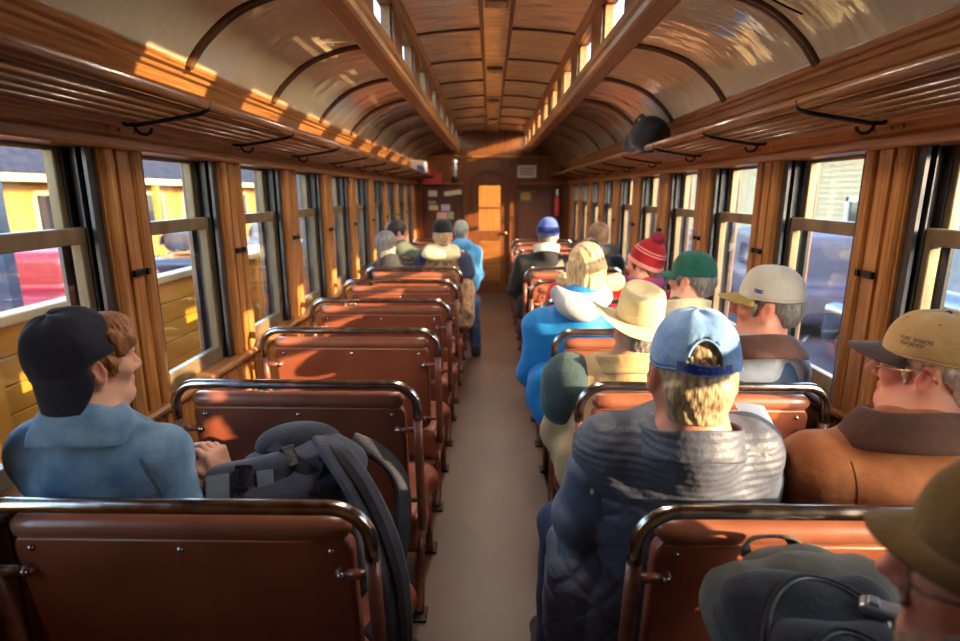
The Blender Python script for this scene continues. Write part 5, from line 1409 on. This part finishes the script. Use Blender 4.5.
MB().ribbon(spline([L9(.12, -.03, .2), L9(.165, -.05, .1), L9(.175, -.06, .0), L9(.17, -.05, -.12)], 6), .028, .005, A9.to_3x3() @ V((.7, -.7, .1))).build('side_strap', M['webbing'], r, org=og)
buckle(L9(.15, -.055, .14), (.4, .6, .2), .9, r, og)
MB().tube([L9(-.07, -.155, .05), L9(-.068, -.163, .035), L9(-.07, -.168, .01)], .003, 6).build('zip_pull', M['zip'], r, org=og, smooth=True)

cg = V((.625, .80, .885))
c = empty('compact_camera', cg, 'silver compact camera resting on the black daypack', 'camera')
A = Matrix.Translation((.628, .80, .915)) @ Euler((.2, 0, -.5)).to_matrix().to_4x4()
b = MB(); b.cbox((0, 0, 0), (.045, .014, .03), A); b.build('body', M['silver'], c, org=cg, bevel=.006)
MB().lathe([(.0, .03), (.016, .03), (.02, .026), (.022, 0)], 20, A @ Matrix.Translation((.005, -.013, -.003)) @ Matrix.Rotation(PI / 2, 4, 'X'), caps=False).build('lens', M['plastic'], c, smooth=True, org=cg)
MB().cbox((-.026, 0, .033), (.008, .008, .004), A).build('shutter_button', M['silver'], c, org=cg, bevel=.002)

pg = V((.74, 1.46, .9))
p_ = MB(); A = Matrix.Translation((.735, 1.45, .945)) @ Euler((.75, .25, .5)).to_matrix().to_4x4()
p_.grid(lambda i, j: A @ V((-.07 + .14 * i / 6, -.1 + .2 * j / 8, .006 * math.sin(i * .6))), 7, 9)
o = p_.build('paper_sheet', M['paper'], solid=.0008); tag(o, 'white paper corner sticking up beside the quilted jacket', 'paper')

# bag on the rack
bg_ = V((1.03, 3.8, 1.86))
r = empty('duffel_bag', bg_, 'black soft bag lying on the luggage rack above the red knit hat passenger', 'bag')
F = Field().ell((.95, 3.72, 1.94), (.1, .22, .085), k=.04).ell((.95, 3.62, 1.955), (.095, .14, .1), k=.06).ell((.95, 3.93, 1.915), (.1, .15, .055), k=.06)
sdf_obj('body', F, .009, M['black_cloth'], r, bg_, disp=folds(.01, 22, 1, ax=1))
MB().ribbon(spline([(.91, 3.6, 2.035), (.9, 3.68, 2.07), (.9, 3.78, 2.06), (.91, 3.86, 2.01)], 5), .03, .005, (-.7, 0, .6)).build('handle', M['webbing'], r, org=bg_)

# things at the far end
sg = lambda n, a, **k: mat(n, a, rough=.6, **k)
def board(name, x, z, w, h, m, label, cat, frame=None, t=.012, y=None, rot=0.0):
    yy = (Y1 - .03 if y is None else y)
    o_ = V((x, yy - t, z)); e = empty(name, o_, label, cat)
    A = Matrix.Translation(o_) @ Matrix.Rotation(rot, 4, 'Y')
    MB().cbox((0, t / 2, 0), (w / 2, t / 2, h / 2), A).build('panel', m, e, org=o_, bevel=.002)
    if frame:
        f = MB(); b_ = .012
        f.cbox((0, 0, h / 2), (w / 2 + b_, .01, b_), A); f.cbox((0, 0, -h / 2), (w / 2 + b_, .01, b_), A); f.cbox((w / 2, 0, 0), (b_, .01, h / 2), A); f.cbox((-w / 2, 0, 0), (b_, .01, h / 2), A)
        f.build('frame', frame, e, org=o_)
    return e, A, o_
e, A, o_ = board('notice_sign', .54, 1.935, .27, .165, sg('pink_white_sign', rgb(206, 176, 164)), 'pinkish white notice sign high on the end wall above the green plaque', 'sign', M['white_trim'])
ln = MB()
for k in range(3): ln.cbox((0, -.001, .04 - .04 * k), (.1, .001, .008), A)
ln.build('printed_line', sg('grey_print', rgb(140, 104, 92)), e, org=o_)
e, A, o_ = board('crest_plaque', .53, 1.555, .2, .17, sg('plaque_green', rgb(52, 74, 44)), 'dark green plaque with yellow centre on the dark red end panel', 'plaque')
m_ = MB(); m_.extr([(-.07, -.06), (.07, -.06), (.085, .02), (.05, .07), (-.05, .07), (-.085, .02)], -.008, .0); mm = MB(); mm.raw(m_.v, m_.f, A); mm.build('yellow_centre', sg('plaque_yellow', rgb(148, 112, 40)), e, org=o_)
for sx in (-1, 1): MB().lathe([(0, -.016), (.014, -.01), (.018, 0), (.014, .01), (0, .016)], 10, A @ Matrix.Translation((sx * .115, 0, .075)), caps=False).build('ornament', M['brass'], e, org=o_, smooth=True)
board('emergency_box', -.93, 1.83, .28, .17, sg('box_red', rgb(176, 60, 54)), 'red box on the end wall above the notice board', 'box', None, .07)
for i, (x, z, w, h, c_, lab) in enumerate([(-.94, 1.6, .14, .09, rgb(190, 170, 160), 'small pale card with dark middle, top of the notice board'), (-.62, 1.61, .28, .07, rgb(196, 184, 156), 'long tilted cream paper at the top of the notice board'),
        (-.95, 1.46, .12, .05, rgb(150, 126, 116), 'small greyish card below the card with the dark middle'), (-.93, 1.38, .15, .075, rgb(208, 176, 126), 'tan card on the notice board'),
        (-.74, 1.38, .14, .1, rgb(178, 160, 180), 'lilac card in the middle of the notice board'), (-.80, 1.25, .16, .12, rgb(196, 150, 144), 'pink paper low on the notice board'), (-.66, 1.26, .1, .11, rgb(150, 150, 110), 'greenish paper low on the notice board')]):
    board('notice_paper', x, z, w, h, sg('paper_%d' % i, c_), lab, 'paper', None, .006, rot=-.14 if i == 1 else 0)
rx = V((-1.0, 7.85, 1.87))
r = empty('parcel', rx, 'white and blue parcel on the luggage rack near the notice board', 'parcel')
F = Field().rbox((-1.0, 7.8, 1.95), (.07, .1, .04), .04, k=.03); sdf_obj('wrapping', F, .01, M['white_knit'], r, rx, disp=folds(.008, 30, 1))
F = Field().rbox((-.95, 7.7, 1.925), (.03, .02, .025), .025, k=.03); sdf_obj('blue_side', F, .008, M['blue_knit'], r, rx)
hx_ = V((-.60, 8.6, 2.22))
r = empty('hanging_lantern', hx_, 'black and silver lantern hanging from the clerestory beam near the end door', 'lantern')
MB().tube([(-.56, 8.6, 2.225), (-.56, 8.6, 2.1)], .006, 6).build('chain', M['iron'], r, org=hx_)
MB().lathe([(0, 2.1), (.03, 2.09), (.045, 2.06), (.03, 2.04), (.035, 2.0), (.05, 1.96), (.03, 1.92), (.035, 1.88), (.03, 1.84), (0, 1.835)], 14, Matrix.Translation((-.56, 8.6, 0)), caps=False).build('lamp_body', M['silver'], r, org=hx_, smooth=True)
MB().lathe([(0, 1.84), (.045, 1.835), (.05, 1.78), (.03, 1.76), (0, 1.76)], 14, Matrix.Translation((-.56, 8.6, 0)), caps=False).build('lamp_base', M['iron'], r, org=hx_, smooth=True)
ex = V((1.02, Y1 - .1, 1.3))
r = empty('fire_extinguisher', ex, 'red fire extinguisher with pale head on the end wall corner by the windows', 'fire extinguisher')
MB().lathe([(0, 1.25), (.045, 1.255), (.05, 1.28), (.05, 1.5), (.035, 1.545), (.018, 1.56), (0, 1.56)], 16, Matrix.Translation((1.02, Y1 - .09, 0)), caps=False).build('cylinder', sg('extinguisher_red', rgb(168, 52, 44)), r, org=ex, smooth=True)
MB().lathe([(0, 1.555), (.018, 1.56), (.025, 1.6), (.016, 1.66), (0, 1.665)], 12, Matrix.Translation((1.02, Y1 - .09, 0)), caps=False).build('valve_head', M['white_trim'], r, org=ex, smooth=True)
MB().box((.96, Y1 - .04, 1.36), (1.08, Y1 - .028, 1.42)).build('bracket', M['iron'], r, org=ex)
# loose wire at the ceiling
w = MB().tube(spline([(.64, 1.9, 2.26), (.7, 1.93, 2.255), (.76, 1.9, 2.235), (.85, 1.97, 2.205), (.95, 1.95, 2.15)], 8), .0035, 6).build('loose_wire', M['iron'], smooth=True)
tag(w, 'thin dark loose wire across the curved ceiling panel above the capped men', 'wire')
# ================================================================== light, sky, camera
EXT = bpy.context.scene
wd = bpy.data.worlds.new('sky'); SC.world = wd; wd.use_nodes = True
nt = wd.node_tree; bg = nt.nodes['Background']
sk = nt.nodes.new('ShaderNodeTexSky'); sk.sky_type = 'NISHITA'; sk.sun_disc = False
SUN_AZ, SUN_EL = math.radians(62), math.radians(13.4)
sk.sun_elevation = math.radians(20); sk.sun_rotation = math.radians(130); sk.air_density = 1.0; sk.dust_density = 1.2
nt.links.new(sk.outputs[0], bg.inputs['Color']); bg.inputs['Strength'].default_value = SKY_STRENGTH
sl = bpy.data.lights.new('sun', 'SUN'); sl.energy = SUN_STRENGTH; sl.angle = math.radians(.6); sl.color = (1, .72, .44)
so = bpy.data.objects.new('sun', sl); COL.objects.link(so)
dr = V((-math.sin(SUN_AZ) * math.cos(SUN_EL), math.cos(SUN_AZ) * math.cos(SUN_EL), -math.sin(SUN_EL)))
so.rotation_euler = dr.to_track_quat('-Z', 'Y').to_euler(); so.location = (8, -6, 5)

cd = bpy.data.cameras.new('camera'); cam = bpy.data.objects.new('camera', cd); COL.objects.link(cam)
cd.sensor_width = 36; cd.lens = 36 * 560 / 960; cd.clip_start = .02; cd.clip_end = 500
cam.location = (-.03, 0, 1.60)
cam.rotation_euler = (PI / 2 - math.atan(127 / 560), 0, math.atan(10 / 560))
cd.dof.use_dof = True; cd.dof.focus_distance = 1.75; cd.dof.aperture_fstop = 2.2
SC.camera = cam
vs = SC.view_settings; vs.view_transform = 'Standard'; vs.look = 'None'; vs.gamma = 1; vs.use_curve_mapping = False
vs.exposure = EXPOSURE
